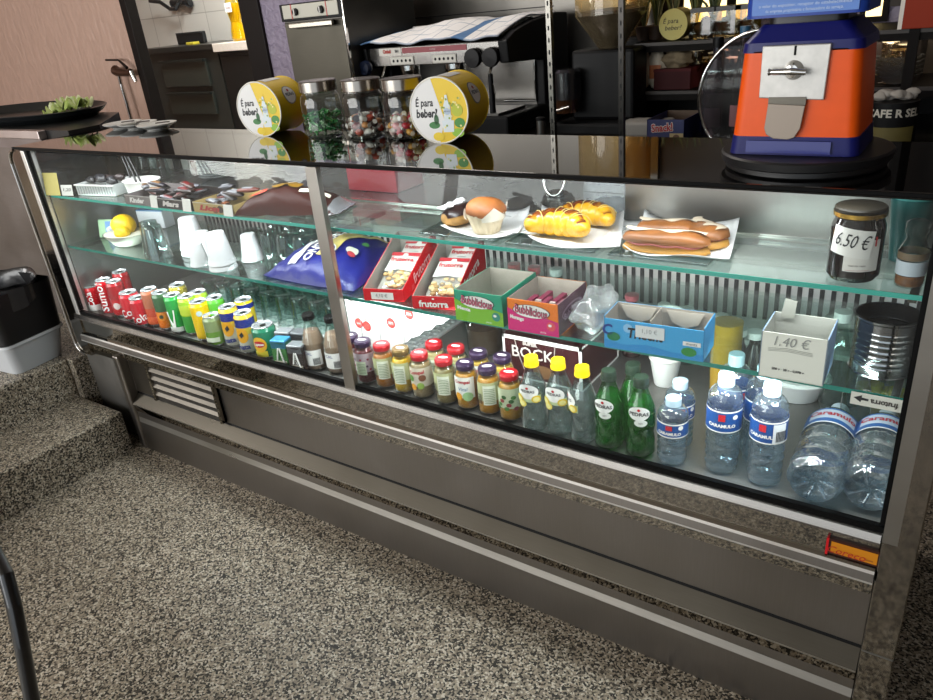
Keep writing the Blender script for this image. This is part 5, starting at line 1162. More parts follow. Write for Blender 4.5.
# round cardboard tins lying on their side
YT = mat('e8c40e', .4)
def drum(x, y, label, L_=.125, r=.072, rz=.2, rim=.0):
    t = thing('round_tin', label, 'tin', (x, y, Z+r), rz, 'yellow round display tins')
    m = MB(); n = 48
    c = lambda k, yy, q=r: (q*math.cos(2*PI*k/n), yy, q*math.sin(2*PI*k/n))
    for k in range(n): m.add([c(k, 0), c(k+1, 0), c(k+1, L_), c(k, L_)], [(0, 1, 2, 3)], YT, True)
    m.add([c(k, L_) for k in range(n)], [tuple(range(n))], YT, False); part(m, 'body', t)
    m = MB(); m.tube([c(k, 0, r) for k in range(n)], .002, mat('f0ece0', .4), 8, True); part(m, 'rim', t); m = MB(); m.tube([c(k, L_, r) for k in range(n)], .002, YT, 8, True); part(m, 'rim', t)
    m = MB(); m.M = Matrix.Diagonal((r/.073, 1, r/.073, 1)); r0_ = r; r = .073; wp = [(r*math.cos(a), r*math.sin(a)) for a in [PI*.56+k*(PI*.92)/24 for k in range(25)]]
    full = [(r*math.cos(2*PI*k/n), r*math.sin(2*PI*k/n)) for k in range(n)]
    m.poly(full, mat('edc90f', .45), d=.0002); m.poly(wp+[(.012, -.02)], mat('ecebe8', .5), d=.0006)
    m.text('É para', .024, INK, -.036, .018, d=.001, shear=.15, bold=.0005, fit=.045); m.text('beber?', .026, INK, -.032, -.006, d=.001, shear=.15, bold=.0008, fit=.055)
    m.poly([(.008, -.048), (.034, -.048), (.036, -.022), (.006, -.022)], mat('dfe8ea', .4), d=.0012)
    m.poly([(.012, -.022), (.030, -.022), (.030, .008), (.025, .022), (.024, .034), (.018, .034), (.017, .022), (.012, .008)], mat('dce6e6', .4), d=.0014); m.oval(.021, -.002, .008, .008, mat('b8c8d8', .4), d=.0018); m.text('PEDRAS', .004, INK, .021, -.002, d=.0022); m.band(.0185, .0235, .034, .040, YEL, d=.0014)
    for a, b, c_, e, q in ((-.014, -.032, .014, .008, '2f7a34'), (.050, -.028, .013, .011, '3c8a2c'), (-.006, -.058, .014, .010, 'f0d020'), (.046, .0, .014, .014, 'b8c020'), (.044, -.05, .015, .010, '8fbf2a'), (-.008, -.02, .006, .012, '205a28')): m.oval(a, b, c_, e, mat(q, .45), d=.001)
    for k in range(26): rr2 = random.Random(k); m.oval(rr2.uniform(.0, .055), rr2.uniform(-.045, .03), .0025, .0025, mat('8fa82a' if k % 2 else 'f4e890', .45), d=.0016)
    part(m, 'front_print', t); r = r0_
    m = MB()      # badge and white strip on the curved side
    def side(a, yy, dd): return ((r+dd)*math.cos(a), yy, (r+dd)*math.sin(a))
    def disc(a0, y0, q, mm, dd): vs = [side(a0, y0, dd)]+[side(a0+q*math.cos(2*PI*k/20)/r, y0+q*math.sin(2*PI*k/20), dd) for k in range(20)]; m.add(vs, [(0, k+1, (k+1) % 20+1) for k in range(20)], mm, True)
    disc(.42, .06, .026, mat('8a8c90', .4), .0008); disc(.42, .06, .0235, mat('f0f0ee', .4), .0014)
    k0 = MB(); k0.text('PEDRAS', .012, mat('3a4a5a'), 0, 0, d=0, fit=.036, bold=.0003); off = len(m.v); kk = m.mi(mat('3a4a5a'))
    m.v += [Vector(side(.42+v.z/r, .06+v.x, .002)) for v in k0.v]; m.f += [[i+off for i in f] for f in k0.f]; m.m += [kk]*len(k0.f); m.sm += [False]*len(k0.f)
    disc(.58, .06, .004, mat('b02a3a', .4), .002)
    m.grid(lambda u, v: side(1.25+.5*u, .02+.07*v, .001), 6, 2, mat('e6e6e2', .5)); part(m, 'badge', t)
drum(.855, .25, 'yellow round tin lying on its side with a lemon drink picture, left of the jars')
drum(1.492, .225, 'yellow round tin lying on its side with a lemon drink picture, right of the jars')
# three sweet jars
def jar(x, y, label, fill, lab2, grp):
    t = thing('sweet_jar', label, 'jar', (x, y, Z), 0, 'glass sweet jars with steel lids'); r = .052
    m = MB(); n = 64
    pr = [(.044, 0), (.050, .006), (.052, .02), (.053, .088), (.050, .102), (.044, .109), (.044, .122)]
    def fn(u, v):
        s = v*(len(pr)-1); i = min(int(s), len(pr)-2); f = s-i; rr_ = pr[i][0]*(1-f)+pr[i+1][0]*f; z = pr[i][1]*(1-f)+pr[i+1][1]*f; a = 2*PI*u
        k = 1+(.018*math.cos(12*a) if .02 < z < .1 else 0); return (rr_*k*math.cos(a), rr_*k*math.sin(a), z)
    m.grid(fn, 72, 24, thin('eef3f3', 1.5, .01, 1.6)); m.lathe([(.044, .0005), (.04, .006), (0, .006)], thin('dfe8e6', 1.5, .02, 3), 30); part(m, 'glass_body', t)
    m = MB(); m.lathe([(.047, .112), (.050, .114), (.050, .138), (.048, .140), (0, .140)], steel('9a948c', .22, (2, 2, 2), 0), 40); part(m, 'lid', t)
    rr = random.Random(int(x*100))
    if fill == 'mint':
        m = MB(); 
        for k in range(170):
            z = rr.uniform(.014, .058); a = rr.uniform(0, 2*PI); q = .042*math.sqrt(rr.random()); c = (q*math.cos(a), q*math.sin(a), z)
            ax = Vector((rr.uniform(-1, 1), rr.uniform(-1, 1), rr.uniform(-.6, .6))).normalized(); mm = mat(('2f8a3f', '57a85a', '1f6a30', 'a8c8a0')[k % 4], .35)
            b = Vector(c); m.tube([b-ax*.010, b-ax*.006, b+ax*.006, b+ax*.010], [.004, .0035, .0035, .004], mm, 6)
        tag(m.build('wrapped_mints', loc=(x, y, Z+.0005)), 'green wrapped mints filling half of the left sweet jar', 'sweets', kind='stuff'); return
    n = 26
    for k in range(n):
        lay = k//9; a = 2*PI*(k % 9)/9+lay*.5; q = .036 if k % 9 else 0
        if lay == 2: q *= .75
        mm = {'caramel': ('d9d2c6', 'b8462c', 'e3ded2', '8a2a20', 'c98a50', '3a2420'), 'fruit': ('e3c0b4', 'c23a4a', 'd9a04a', 'e0888a', 'b8283a', 'e6dccb')}[fill][(k*7) % 6]
        s = thing('wrapped_sweet', lab2, 'sweet', (x+q*math.cos(a), y+q*math.sin(a), Z+.016+lay*.016), rr.uniform(0, 3), grp); s.rotation_euler.x = rr.uniform(-.6, .6); s.rotation_euler.y = rr.uniform(-.6, .6)
        m = MB(); m.blob((0, 0, 0), (.0115, .009, .008), mat(mm, .35), 10, .05, k); part(m, 'wrapper', s)
        m = MB(); m.lathe([(.001, .009), (.006, .016)], mat('e9e4da', .4), 8); m.lathe([(.001, -.009), (.006, -.016)], mat('e9e4da', .4), 8); m.v = [Vector((v.z, v.x, v.y)) for v in m.v]; part(m, 'wrapper_end', s)
jar(1.058, .288, 'glass sweet jar half filled with green mints, left of three jars', 'mint', '', '')
jar(1.208, .288, 'glass sweet jar with white and red wrapped sweets, middle of three jars', 'caramel', 'white or red wrapped sweet inside the middle jar', 'sweets in the middle jar')
jar(1.340, .288, 'glass sweet jar with pink and orange sweets, right of three jars', 'fruit', 'pink or orange wrapped sweet inside the right jar', 'sweets in the right jar')
# gumball style vending machine on its turntable
tc_ = Vector((2.288, .148, Z))
m = MB(); m.lathe([(.118, 0), (.122, .003), (.122, .010), (.128, .013), (.130, .024), (.127, .027), (0, .028)], mat('101011', .45), 56); o = m.build('turntable', loc=tc_); tag(o, 'round black turntable under the orange vending machine', 'turntable')
yf = .072; V0 = Z+.028
t = thing('vending_machine', 'orange and blue coin sweet vending machine with a steel coin plate', 'vending machine', (2.281, yf, V0)); OR = mat('e8560a', .35, spec=.3, noise=.04); BLU = mat('12165a', .35, spec=.3)
def rbox(mb, w0, w1, d0, d1, z0, z1, mm, r=.018, n=6):
    rings = []
    for w, d, z in ((w0, d0, z0), (w1, d1, z1)):
        pts = []
        for cx, cy, a0 in ((w-r, -r, 0), (-(w-r), -r, 90), (-(w-r), -(d-r), 180), (w-r, -(d-r), 270)):
            for k in range(n+1): a = math.radians(a0+90*k/n); pts.append((cx+r*math.cos(a), -(cy+r*math.sin(a)), z))
        rings.append(pts)
    N = len(rings[0]); mb.add(rings[0]+rings[1], [(k, (k+1) % N, N+(k+1) % N, N+k) for k in range(N)], mm, True); mb.add(rings[0], [tuple(range(N))], mm, False); mb.add(rings[1], [tuple(range(N))], mm, False)
def zv(v, u=800): return P(u, v, 'y', yf).z-V0
za, zb, = zv(137), zv(50)
W0, W1 = .092, .083; DD = .155
m = MB(); rbox(m, W0+.004, W0+.001, DD+.004, DD+.001, 0, za, BLU); part(m, 'base', t)
m = MB(); rbox(m, W0, W1, DD, DD-.008, za, zb, OR); part(m, 'body', t)
m = MB(); rbox(m, W1+.003, W1+.001, DD, DD-.004, zb-.002, zb+.012, BLU); rbox(m, W1, W1-.022, DD-.004, DD-.03, zb+.012, zb+.036, BLU, .016); m.v = [Vector((v.x, v.y+ (.012 if v.z > zb+.03 else 0), v.z)) for v in m.v]; part(m, 'top_cover', t)
m = MB(); rbox(m, .055, .055, .10, .10, zb+.036, zb+.05, mat('2a2a2c', .3, .7)); m.v = [Vector((v.x, v.y+.02, v.z)) for v in m.v]; part(m, 'neck', t)
m = MB(); rbox(m, .083, .083, .14, .14, zb+.046, zb+.20, mat('1f3f96', .35, spec=.3)); part(m, 'sign_box', t)
m = MB(); SB = mat('4a78c4', .4); m.band(-.072, .072, zb+.05, zb+.115, SB, y=0, d=.001); m.text('o valor do expositor, receptor do estabelecimento', .006, mat('c9dcf4'), 0, zb+.062, y=0, d=.002, fit=.125); m.text('da empresa proprietária e fornecedora do serviço.', .006, mat('c9dcf4'), 0, zb+.055, y=0, d=.002, fit=.105)
m.band(-.055, .060, zb+.072, zb+.11, mat('c9c4b8', .5), y=0, d=.002); m.text('BOLAS', .02, mat('c03a2a'), 0, zb+.09, y=0, d=.003, bold=.001); part(m, 'sign_print', t)
def vp(u, v): q = P(u, v, 'y', yf-.004); return (q.x-2.281, q.z-V0)
pl = [vp(763, 46), vp(832, 43), vp(824, 100), vp(759, 98)]
GAL = steel('c4c2be', .38, (1, 1, 1), .1); GAL = mat('b4b2ad', .4, .6, noise=.12, nscale=60)
m = MB(); m.prism(pl, 'y', -.006, .002, GAL); part(m, 'coin_plate', t, bevel=.0015)
m = MB(); a = vp(796, 47); b = vp(796, 55); m.box(a[0]-.0015, a[0]+.0015, -.0068, -.006, b[1], a[1]+.002, BLACK); part(m, 'coin_slot', t)
m = MB(); a, b, c = vp(771, 71), vp(794, 70), vp(808, 71); m.tube([(a[0], -.018, a[1]), (a[0]+.004, -.018, a[1]), (b[0], -.020, b[1]), (c[0], -.018, c[1])], [.0055, .004, .0055, .0045], CHROME, 12); m.M = Matrix.Translation((b[0], -.006, b[1])) @ Matrix.Rotation(PI/2, 4, 'X'); m.lathe([(.014, 0), (.012, .006), (.009, .014), (0, .016)], CHROME, 24); part(m, 'coin_knob', t)
m = MB(); fp = [vp(769, 103), vp(806, 105), vp(801, 128), vp(795, 137), vp(788, 139), vp(774, 138), vp(767, 134), vp(765, 128)]; m.prism(fp, 'y', -.010, -.006, mat('8f8377', .45, .4)); part(m, 'chute_flap', t, bevel=.001)
m = MB(); a, b = vp(769, 99), vp(806, 104); m.box(a[0], b[0], -.008, 0, b[1]-.001, a[1]+.003, DARKST); part(m, 'flap_hinge', t)
m = MB(); a = vp(746, 145); b = vp(830, 152); m.band(a[0], b[0], .004, za-.006, mat('232a78', .25, coat=.5), y=-.004); part(m, 'base_panel', t)
# cable loop hanging behind (chrome hoop with glass of a round cover)
# ------------------------------------------------------------------ back counter with the machines
BY = 1.42
def B(u, v, y=BY): return P(u, v, 'y', y)
cz = B(440, 134).z-.02
t = thing('bar_counter', 'dark counter along the back wall under the machines', 'counter', (1.8, BY-.02, 0))
m = MB(); m.box(-2.0, 3.0, .02, .66, 0, cz-.03, DARKST); part(m, 'body', t); m = MB(); m.box(-2.0, 3.0, -.02, .67, cz-.03, cz, steel('6a6661', .3)); part(m, 'top', t)
BLK = mat('0a0a0c', .45, spec=.2)
# glass washer / oven
a, b = B(279.6, 6), B(341.5, 2); w = (b.x-a.x)/2; cx = (a.x+b.x)/2; ot = a.z+.004
t = thing('dishwasher', 'dark steel front loading glass washer with a white control strip', 'dishwasher', (cx, BY, cz)); H = ot-cz
m = MB(); m.box(-w, w, .012, .50, 0, H, steel('55534f', .35)); part(m, 'body', t, bevel=.003)
s1, s2 = B(300, 19).z-cz, B(300, 4).z-cz
m = MB(); m.box(-w+.01, w-.01, 0, .014, .02, s1-.012, steel('55524a', .42, (2, 2, 30), .02)); d = part(m, 'door', t, bevel=.003)
h1, h0 = B(300, 22.5).z-cz, B(300, 28).z-cz; m = MB(); m.box(-w+.07, w-.045, -.035, -.018, h0, h1, steel('bdb8ac', .3)); m.box(-w+.08, -w+.1, -.018, 0, h0, h1, BLK); m.box(w-.075, w-.055, -.018, 0, h0, h1, BLK); part(m, 'handle', d, bevel=.004)
m = MB(); m.box(-w, w, -.004, .014, s1-.006, H, BLK); m.box(-w+.02, w-.02, -.008, -.003, s1+.004, s2, mat('bcb9ab', .4)); pn = part(m, 'control_panel', t, bevel=.002)
m = MB(); sm = (s1+s2)/2
for x in (-.085, .075):
    m.box(x-.03 if x < 0 else x+.028, x-.027 if x < 0 else x+.031, -.010, -.006, s1+.002, s2+.002, RED)
part(m, 'stripe', t)
for x in (-.085, .075):
    m = MB(); m.M = Matrix.Translation((x, -.008, sm)) @ Matrix.Rotation(PI/2, 4, 'X'); m.lathe([(.016, 0), (.014, .012), (0, .012)], BLK, 20); m.box(-.002, .002, -.012, .012, .012, .016, WHITE); part(m, 'knob', t)
m = MB(); m.box(w-.004, w+.003, -.002, .01, 0, H, CHROME); part(m, 'edge_strip', t)
# steel splash panels on the wall
m = MB(); a, b = P(345, 40, 'y', WY-.02).x, P(403, 40, 'y', WY-.02).x; c = P(556, 40, 'y', WY-.02).x
m.box(a, b-.004, WY-.03, WY-.005, .8, 2.0, steel('5a5858', .3)); m.box(b+.004, c+.5, WY-.03, WY-.005, .8, 2.0, steel('67645f', .3)); m.box(b-.004, b+.004, WY-.02, WY-.005, .8, 2.0, BLK)
zz = P(400, 20, 'y', WY-.03).z; m.box(a, c, WY-.034, WY-.03, zz, zz+.004, BLK); struct(m.build('trim_steel_panels'))
# espresso machine
yl = 1.52
def E_(u, v, y=yl): return P(u, v, 'y', y)
a, b = E_(367, 50), E_(500, 45); w = b.x-a.x
z = lambda v, u=430: E_(u, v).z-cz
mz0, mz1, mzt = z(65), z(45), z(44)
t = thing('espresso_machine', 'two group espresso machine with a red strip and black sides', 'coffee machine', (a.x, yl, cz+.001))
SM = steel('8f8c88', .22, (20, 2, 2), .02)
m = MB(); m.prism([(0, mz0), (0, mz1), (.04, mzt+.01), (.50, mzt+.01), (.50, mz0)], 'x', .01, w, SM); part(m, 'upper_body', t, bevel=.004)
m = MB(); m.box(.01, w+.0, .28, .50, .02, mz0, BLK); m.box(.0, w+.0, .272, .28, .05, mz0-.01, steel('a4a19c', .2)); part(m, 'back_body', t)
m = MB()
sd = [(-.01, mz0-.005), (-.02, mz1+.0), (.05, mz1+.03), (.18, mz1+.055), (.40, mz1+.075), (.50, mz1+.07), (.50, .02), (.27, .02), (.27, mz0-.02)]
m.prism(sd, 'x', w, w+.045, BLK); part(m, 'side_panel', t, bevel=.006)
m = MB(); m.prism([(-.01, mz0-.005), (-.02, mz1), (.03, mz1+.02), (.50, mz1+.05), (.50, .02), (.1, .02), (.14, mz0-.02)], 'x', -.010, .01, BLK); part(m, 'side_panel', t, bevel=.006)
m = MB(); m.tube([(w-.16, .265, .10), (w+.003, .262, .10), (w+.003, .262, mz0-.03)], .006, CHROME, 8); part(m, 'trim', t)
m = MB(); m.box(-.02, w+.05, -.06, .45, 0, .085, BLK); part(m, 'base', t, bevel=.01)
m = MB(); m.box(.03, w, -.05, .17, .086, .095, steel('7a7874', .3)); part(m, 'drip_tray', t)
m = MB(); q = lambda u: E_(u, 50).x-a.x
m.band(q(402), q(467), mz1-.028, mz1-.006, mat('8a1426', .35), y=-.001); m.band(q(379), q(401), mz1-.034, mz1-.004, mat('dcd8ce', .5), y=-.001); m.text('Cimbali', .02, mat('b02a1a'), q(387), mz1-.018, y=-.002, fit=.045, bold=.001); m.text('E61', .014, INK, q(397), mz1-.018, y=-.002, bold=.0006); m.text('Cimbali', .01, mat('d8b8b8'), q(433), mz1-.017, y=-.002); part(m, 'front_print', t)
for u0, u1 in ((390, 413), (432, 456)):
    m = MB(); zc = mz0+.022; x0, x1 = q(u0), q(u1); m.box(x0, x1, -.006, .002, zc-.017, zc+.017, mat('d6d3c9', .4))
    for k in range(5): m.oval(x0+(x1-x0)*(.14+.18*k), zc, .006, .006, BLK, y=-.006, d=.001)
    part(m, 'button_pad', t, bevel=.006)
for u in (475, 493):
    m = MB(); m.M = Matrix.Translation((q(u), -.002, mz0+.02)) @ Matrix.Rotation(PI/2, 4, 'X'); m.lathe([(.034, 0), (.038, .012), (.036, .03), (0, .032)], BLK, 24); part(m, 'steam_knob', t)
m = MB(); m.M = Matrix.Translation((-.0, -.012, mz0+.0)) @ Matrix.Rotation(PI/2, 4, 'X'); m.lathe([(.03, 0), (.033, .012), (.028, .03), (0, .032)], mat('141c30', .25), 20); part(m, 'steam_knob', t)
for u in (402, 448):
    m = MB(); m.lathe([(.035, mz0-.075), (.04, mz0-.06), (.045, mz0-.02), (.045, mz0)], CHROME, 24, c=(q(u), .04)); m.tube([(q(u), .0, mz0-.065), (q(u), -.12, mz0-.085)], .014, BLK, 10); m.tube([(q(u), .04, mz0-.07), (q(u), .04, mz0-.11)], .012, CHROME, 10); part(m, 'group_head', t)
for u in (383, 492):
    m = MB(); x = q(u); m.tube([(x, .0, mz0), (x, -.03, mz0-.04), (x+.01, -.02, mz0-.12), (x-.01, -.01, mz0-.2)], .006, CHROME, 8); m.lathe([(.012, 0), (.014, .03), (.01, .05)], BLK, 10, c=(x, -.025)); m.v[-30:] = [v+Vector((0, 0, mz0-.09)) for v in m.v[-30:]]; part(m, 'steam_wand', t)
# tea towel draped over it
def tcloth():
    m, nt, b = base('tea_towel'); L = nt.links; tc = nt.nodes.new('ShaderNodeTexCoord'); sp = nt.nodes.new('ShaderNodeSeparateXYZ'); L.new(tc.outputs['UV'], sp.inputs[0])
    def stripe(out, sc, th):
        a_ = nt.nodes.new('ShaderNodeMath'); a_.operation = 'MULTIPLY'; a_.inputs[1].default_value = sc; L.new(out, a_.inputs[0])
        f = nt.nodes.new('ShaderNodeMath'); f.operation = 'FRACT'; L.new(a_.outputs[0], f.inputs[0]); g_ = nt.nodes.new('ShaderNodeMath'); g_.operation = 'LESS_THAN'; g_.inputs[1].default_value = th; L.new(f.outputs[0], g_.inputs[0]); return g_.outputs[0]
    mxx = nt.nodes.new('ShaderNodeMath'); mxx.operation = 'MAXIMUM'; L.new(stripe(sp.outputs[0], 11, .06), mxx.inputs[0]); L.new(stripe(sp.outputs[1], 5, .07), mxx.inputs[1])
    wide = nt.nodes.new('ShaderNodeMath'); wide.operation = 'MAXIMUM'; L.new(stripe(sp.outputs[0], 1.45, .12), wide.inputs[0]); L.new(stripe(sp.outputs[1], .0001, -1), wide.inputs[1])
    c1 = nt.nodes.new('ShaderNodeMix'); c1.data_type = 'RGBA'; c1.inputs[6].default_value = (*lin('dcdad8'), 1); c1.inputs[7].default_value = (*lin('9aa2ae'), 1); L.new(mxx.outputs[0], c1.inputs[0])
    c2 = nt.nodes.new('ShaderNodeMix'); c2.data_type = 'RGBA'; c2.inputs[7].default_value = (*lin('4f7096'), 1); L.new(c1.outputs[2], c2.inputs[6]); L.new(wide.outputs[0], c2.inputs[0]); L.new(c2.outputs[2], b.inputs['Base Color']); b.inputs['Roughness'].default_value = .9; return m
TW = tcloth()
def tf(u, v):
    x = -.01+w*1.03*u; y = -.03+.46*v; hgt = mzt+.014+.055*min(1, v*1.9)*(.25+.75*min(1, u*3.2+.15))+.006*math.sin(13*u+3*v)+.004*math.sin(29*u-7*v)
    return (x+.02*v, y, hgt)
m = MB(); m.grid(tf, 50, 26, TW); o = m.build('tea_towel', loc=(a.x, yl, cz+.001), solid=.006)
uv = o.data.uv_layers.new(name='uv'); 
for pg in o.data.polygons:
    for li in pg.loop_indices: i = o.data.loops[li].vertex_index; uv.data[li].uv = ((i % 51)/50, (i//51)/26)
tag(o, 'white and blue checked tea towel draped over the espresso machine', 'towel')
for k in range(10):
    tcup = MB(); tcup.lathe([(.018, 0), (.03, .03), (.033, .05), (.030, .05), (.016, .004), (0, .004)], mat('d9d6d0', .3), 18)
    tag(tcup.build('coffee_cup', loc=(a.x+.08+.06*k, yl+.30+(.06 if k % 2 else 0), cz+mzt+.012)), 'white cup under the tea towel on the espresso machine', 'cup', 'cups warming on the espresso machine')
# steel uprights
for u0, v1, l in ((551, 112, 'left one beside the espresso machine'), (622, 122, 'right one in front of the coffee grinder')):
    q = P(u0, 60, 'y', 1.36); t = thing('shelf_upright', 'perforated steel upright, %s' % l, 'upright', (q.x, 1.36, 0), 0, 'steel uprights in front of the back counter')
    m = MB(); m.box(-.009, .009, -.010, .010, 0, cz+1.0, steel('77746e', .25) if u0 < 600 else steel('3a3836', .3)); part(m, 'post', t); m = MB()
    for k in range(26): m.box(-.0025, .0025, -.0115, -.010, .78+k*.04, .795+k*.04, BLK)
    tag(part(m, 'slots', t), None, None)
# coffee grinder
q = B(590, 120, 1.60); t = thing('coffee_grinder', 'large black coffee grinder with a clear hopper of dark beans', 'coffee grinder', (q.x, 1.62, cz+.001)); gx = q.x
g_ = lambda u, v: (P(u, v, 'y', 1.60).x-gx, P(u, v, 'y', 1.60).z-cz)
x0, x1 = g_(560, 80)[0], g_(636, 80)[0]; hz = g_(600, 50)[1]
m = MB(); m.box(x0, x1, -.10, .12, 0, .05, BLK); m.box(x0+.05, x1-.01, -.02, .12, .05, hz, BLK); part(m, 'body', t, bevel=.012)
m = MB(); m.lathe([(.055, 0), (.055, .10), (.04, .11)], mat('17171a', .2, coat=.5), 24); part(m, 'doser', t, loc=(x0+.05, -.06, hz-.17))
m = MB(); m.lathe([(.048, 0), (.048, .07)], thin('5a4030', 1.5, .05, 2, .1, '8a5a3a'), 24); part(m, 'doser_window', t, loc=(x0+.05, -.065, hz-.22))
m = MB(); m.tube([(x0+.02, -.13, .10), (x0+.10, -.14, .12)], .005, CHROME, 8); part(m, 'fork', t)
c0 = (x0+x1)/2+.03; hw0, hw1 = .05, (g_(640, 15)[0]-g_(569, 15)[0])/2; hb = g_(600, 15)[1]
cxh = (g_(640, 15)[0]+g_(569, 15)[0])/2
m = MB(); m.lathe([(hw0, hz), (hw1, hb), (hw1, hb+.30)], thin('f6e6c4', 1.45, .03, 1.5, .07, 'f0dcb0'), 8, c=(cxh, .05)); part(m, 'hopper', t)  # cream haze stands in for window light through the hopper
m = MB(); m.lathe([(hw0-.004, hz+.002), (hw1-.006, hb), (hw1-.006, hb+.012), (0, hb+.02)], mat('1c0f0a', .4, noise=.5, nscale=120, bump=1, bscale=90), 8, c=(cxh, .05)); tag(part(m, 'coffee_beans', t), None, None, kind='stuff')
# second grinder
q = P(634, 60, 'y', 1.7); t = thing('coffee_grinder', 'second coffee grinder half hidden behind the right upright', 'coffee grinder', (P(634, 60, 'y', 1.72).x-.085, 1.935, cz+.001))
m = MB(); m.box(-.07, .07, -.09, .09, 0, .33, BLK); part(m, 'body', t, bevel=.01)
m = MB(); m.lathe([(.04, .33), (.075, .45), (.075, .75)], thin('e2c48a', 1.45, .03, 1.5, .08, 'd8b070'), 8); part(m, 'hopper', t); m = MB(); m.lathe([(.036, .332), (.070, .45), (0, .46)], mat('1c0f0a', .4), 8); tag(part(m, 'coffee_beans', t), None, None, kind='stuff')
t = thing('tamper', 'small steel canister with a black lid in front of the espresso machine', 'canister', (P(541, 128, 'y', 1.44).x, 1.44, cz+.001)); m = MB(); m.lathe([(.018, 0), (.018, .075)], steel('8a8884', .3), 18); part(m, 'body', t); m = MB(); m.lathe([(.02, .075), (.02, .085), (0, .09)], BLK, 18); part(m, 'lid', t)
# ------------------------------------------------------------------ shelving on the right
SY = 1.72
def S_(u, v, y=SY): return P(u, v, 'y', y)
DW = mat('0e0a08', .6, spec=.12)
xa = S_(634, 60).x; xb = 4.6
z_up = S_(720, 39).z; z_lo = S_(720, 90).z
t = thing('bar_shelving', 'dark shelving unit with two shelves behind the vending machine', 'shelving', (xa, SY, cz))
for zt, l in ((z_up, 'upper'), (z_lo, 'lower')):
    m = MB(); m.box(0, xb-xa, 0, .34, zt-cz-.035, zt-cz, DW); m.box(0, xb-xa, -.004, 0, zt-cz-.012, zt-cz, mat('2a221c', .5)) ; part(m, 'shelf_board', t)
m = MB(); m.box(0, .02, .0, .34, 0, z_up-cz-.035, DW); part(m, 'side_board', t); m = MB(); m.box(P(905, 60, 'y', SY).x-xa, P(905, 60, 'y', SY).x-xa+.03, -.01, .34, 0, 1.2, DW); part(m, 'side_board', t)
m = MB(); m.box(0, xb-xa, .335, .345, 0, z_lo-cz-.035, mat('0d0c0b', .6)); m.box(0, xb-xa, .335, .345, z_lo-cz, z_up-cz, mat('4a4036', .25, .6)); part(m, 'back_panel', t)
# window with daylight behind the upper shelf
m = MB(); wx0, wx1 = P(683, 10, 'y', WY-.02).x, P(765, 10, 'y', WY-.02).x
m.box(P(650, 10, 'y', WY-.02).x, 5.1, WY-.012, WY-.004, z_up+.05, 2.6, mat('2b2018', .6)); struct(m.build('trim_window_wall'))
wz0 = P(700, 22, 'y', WY-.02).z
for k, (u0, u1) in enumerate(((684, 726), (736, 752), (866, 882))):
    a_, b_ = P(u0, 10, 'y', WY-.02).x, P(u1, 10, 'y', WY-.02).x
    m = MB(); m.box(a_, b_, WY-.022, WY-.016, wz0-.02, wz0+.14, emis('ffe2a0', 2.6)); struct(m.build('window_%d' % (k+1)))
    m = MB(); m.box(a_-.02, b_+.02, WY-.016, WY-.012, wz0-.04, wz0+.16, DW); struct(m.build('window_frame_%d' % (k+1)))
l = area('shelf_light', ((xa+4)/2-.2, SY+.05, z_up-.04), ((xa+4)/2-.2, SY+.22, z_lo), 1.6, .04, 3.2, (1, .88, .7))
# plants
PLM = mat('2f3a1c', .5)
for k, (u, v) in enumerate(((640, 38), (652, 38), (669, 38), (692, 37), (710, 36))):
    q = S_(u, v, SY+.10); t = thing('potted_plant', 'spiky leaved plant on the upper dark shelf, number words aside, %s' % ('at the grinder', 'next to the grinder', 'behind the yellow sign', 'left of the jars', 'over the jars')[k], 'plant', (q.x, SY+.14, z_up+.001), 0, 'spiky plants on the upper shelf')
    t['label'] = 'spiky leaved plant on the upper dark shelf, %s' % ('touching the grinder', 'next to the grinder', 'behind the yellow round sign', 'left of the clip jars', 'over the clip jars')[k]
    m = MB(); m.lathe([(.025, 0), (.035, .05), (.03, .052), (0, .045)], mat('3a2a20', .6), 16); part(m, 'pot', t)
    m = MB(); rr = random.Random(k)
    for j in range(16):
        a_ = rr.uniform(0, 2*PI); L_ = rr.uniform(.10, .22); sp = rr.uniform(.02, .09); p0 = Vector((0, 0, .045)); p1 = Vector((sp*.4*math.cos(a_), sp*.4*math.sin(a_)*.6, .045+L_*.6)); p2 = Vector((sp*math.cos(a_), sp*math.sin(a_)*.6, .045+L_))
        m.tube([p0, p1, p2], [.005, .005, .0008], mat(('2f3a1c', '46522a', '5a5a2a')[j % 3], .5), 5)
    part(m, 'leaves', t)
# yellow round sign on the upper shelf
q = S_(672, 30, SY+.04); t = thing('round_tin', 'dim yellow round tin on the upper dark shelf among the plants', 'tin', (q.x, SY+.05, z_up+.001+.055)); m = MB(); m.M = Matrix.Rotation(PI/2, 4, 'X')
m.lathe([(.055, 0), (.055, .09), (0, .09)], mat('8a7a2a', .5), 32); m.v = [Vector((v.x, v.y+.09, v.z)) for v in m.v]; part(m, 'body', t); m = MB(); m.poly([(.055*math.cos(2*PI*k/32), .055*math.sin(2*PI*k/32)) for k in range(32)], mat('b8ae5a', .5), d=.0008); m.text('É para', .024, INK, -.01, .012, d=.002, shear=.2); m.text('beber?', .024, INK, .0, -.012, d=.002, shear=.2); part(m, 'front_print', t)
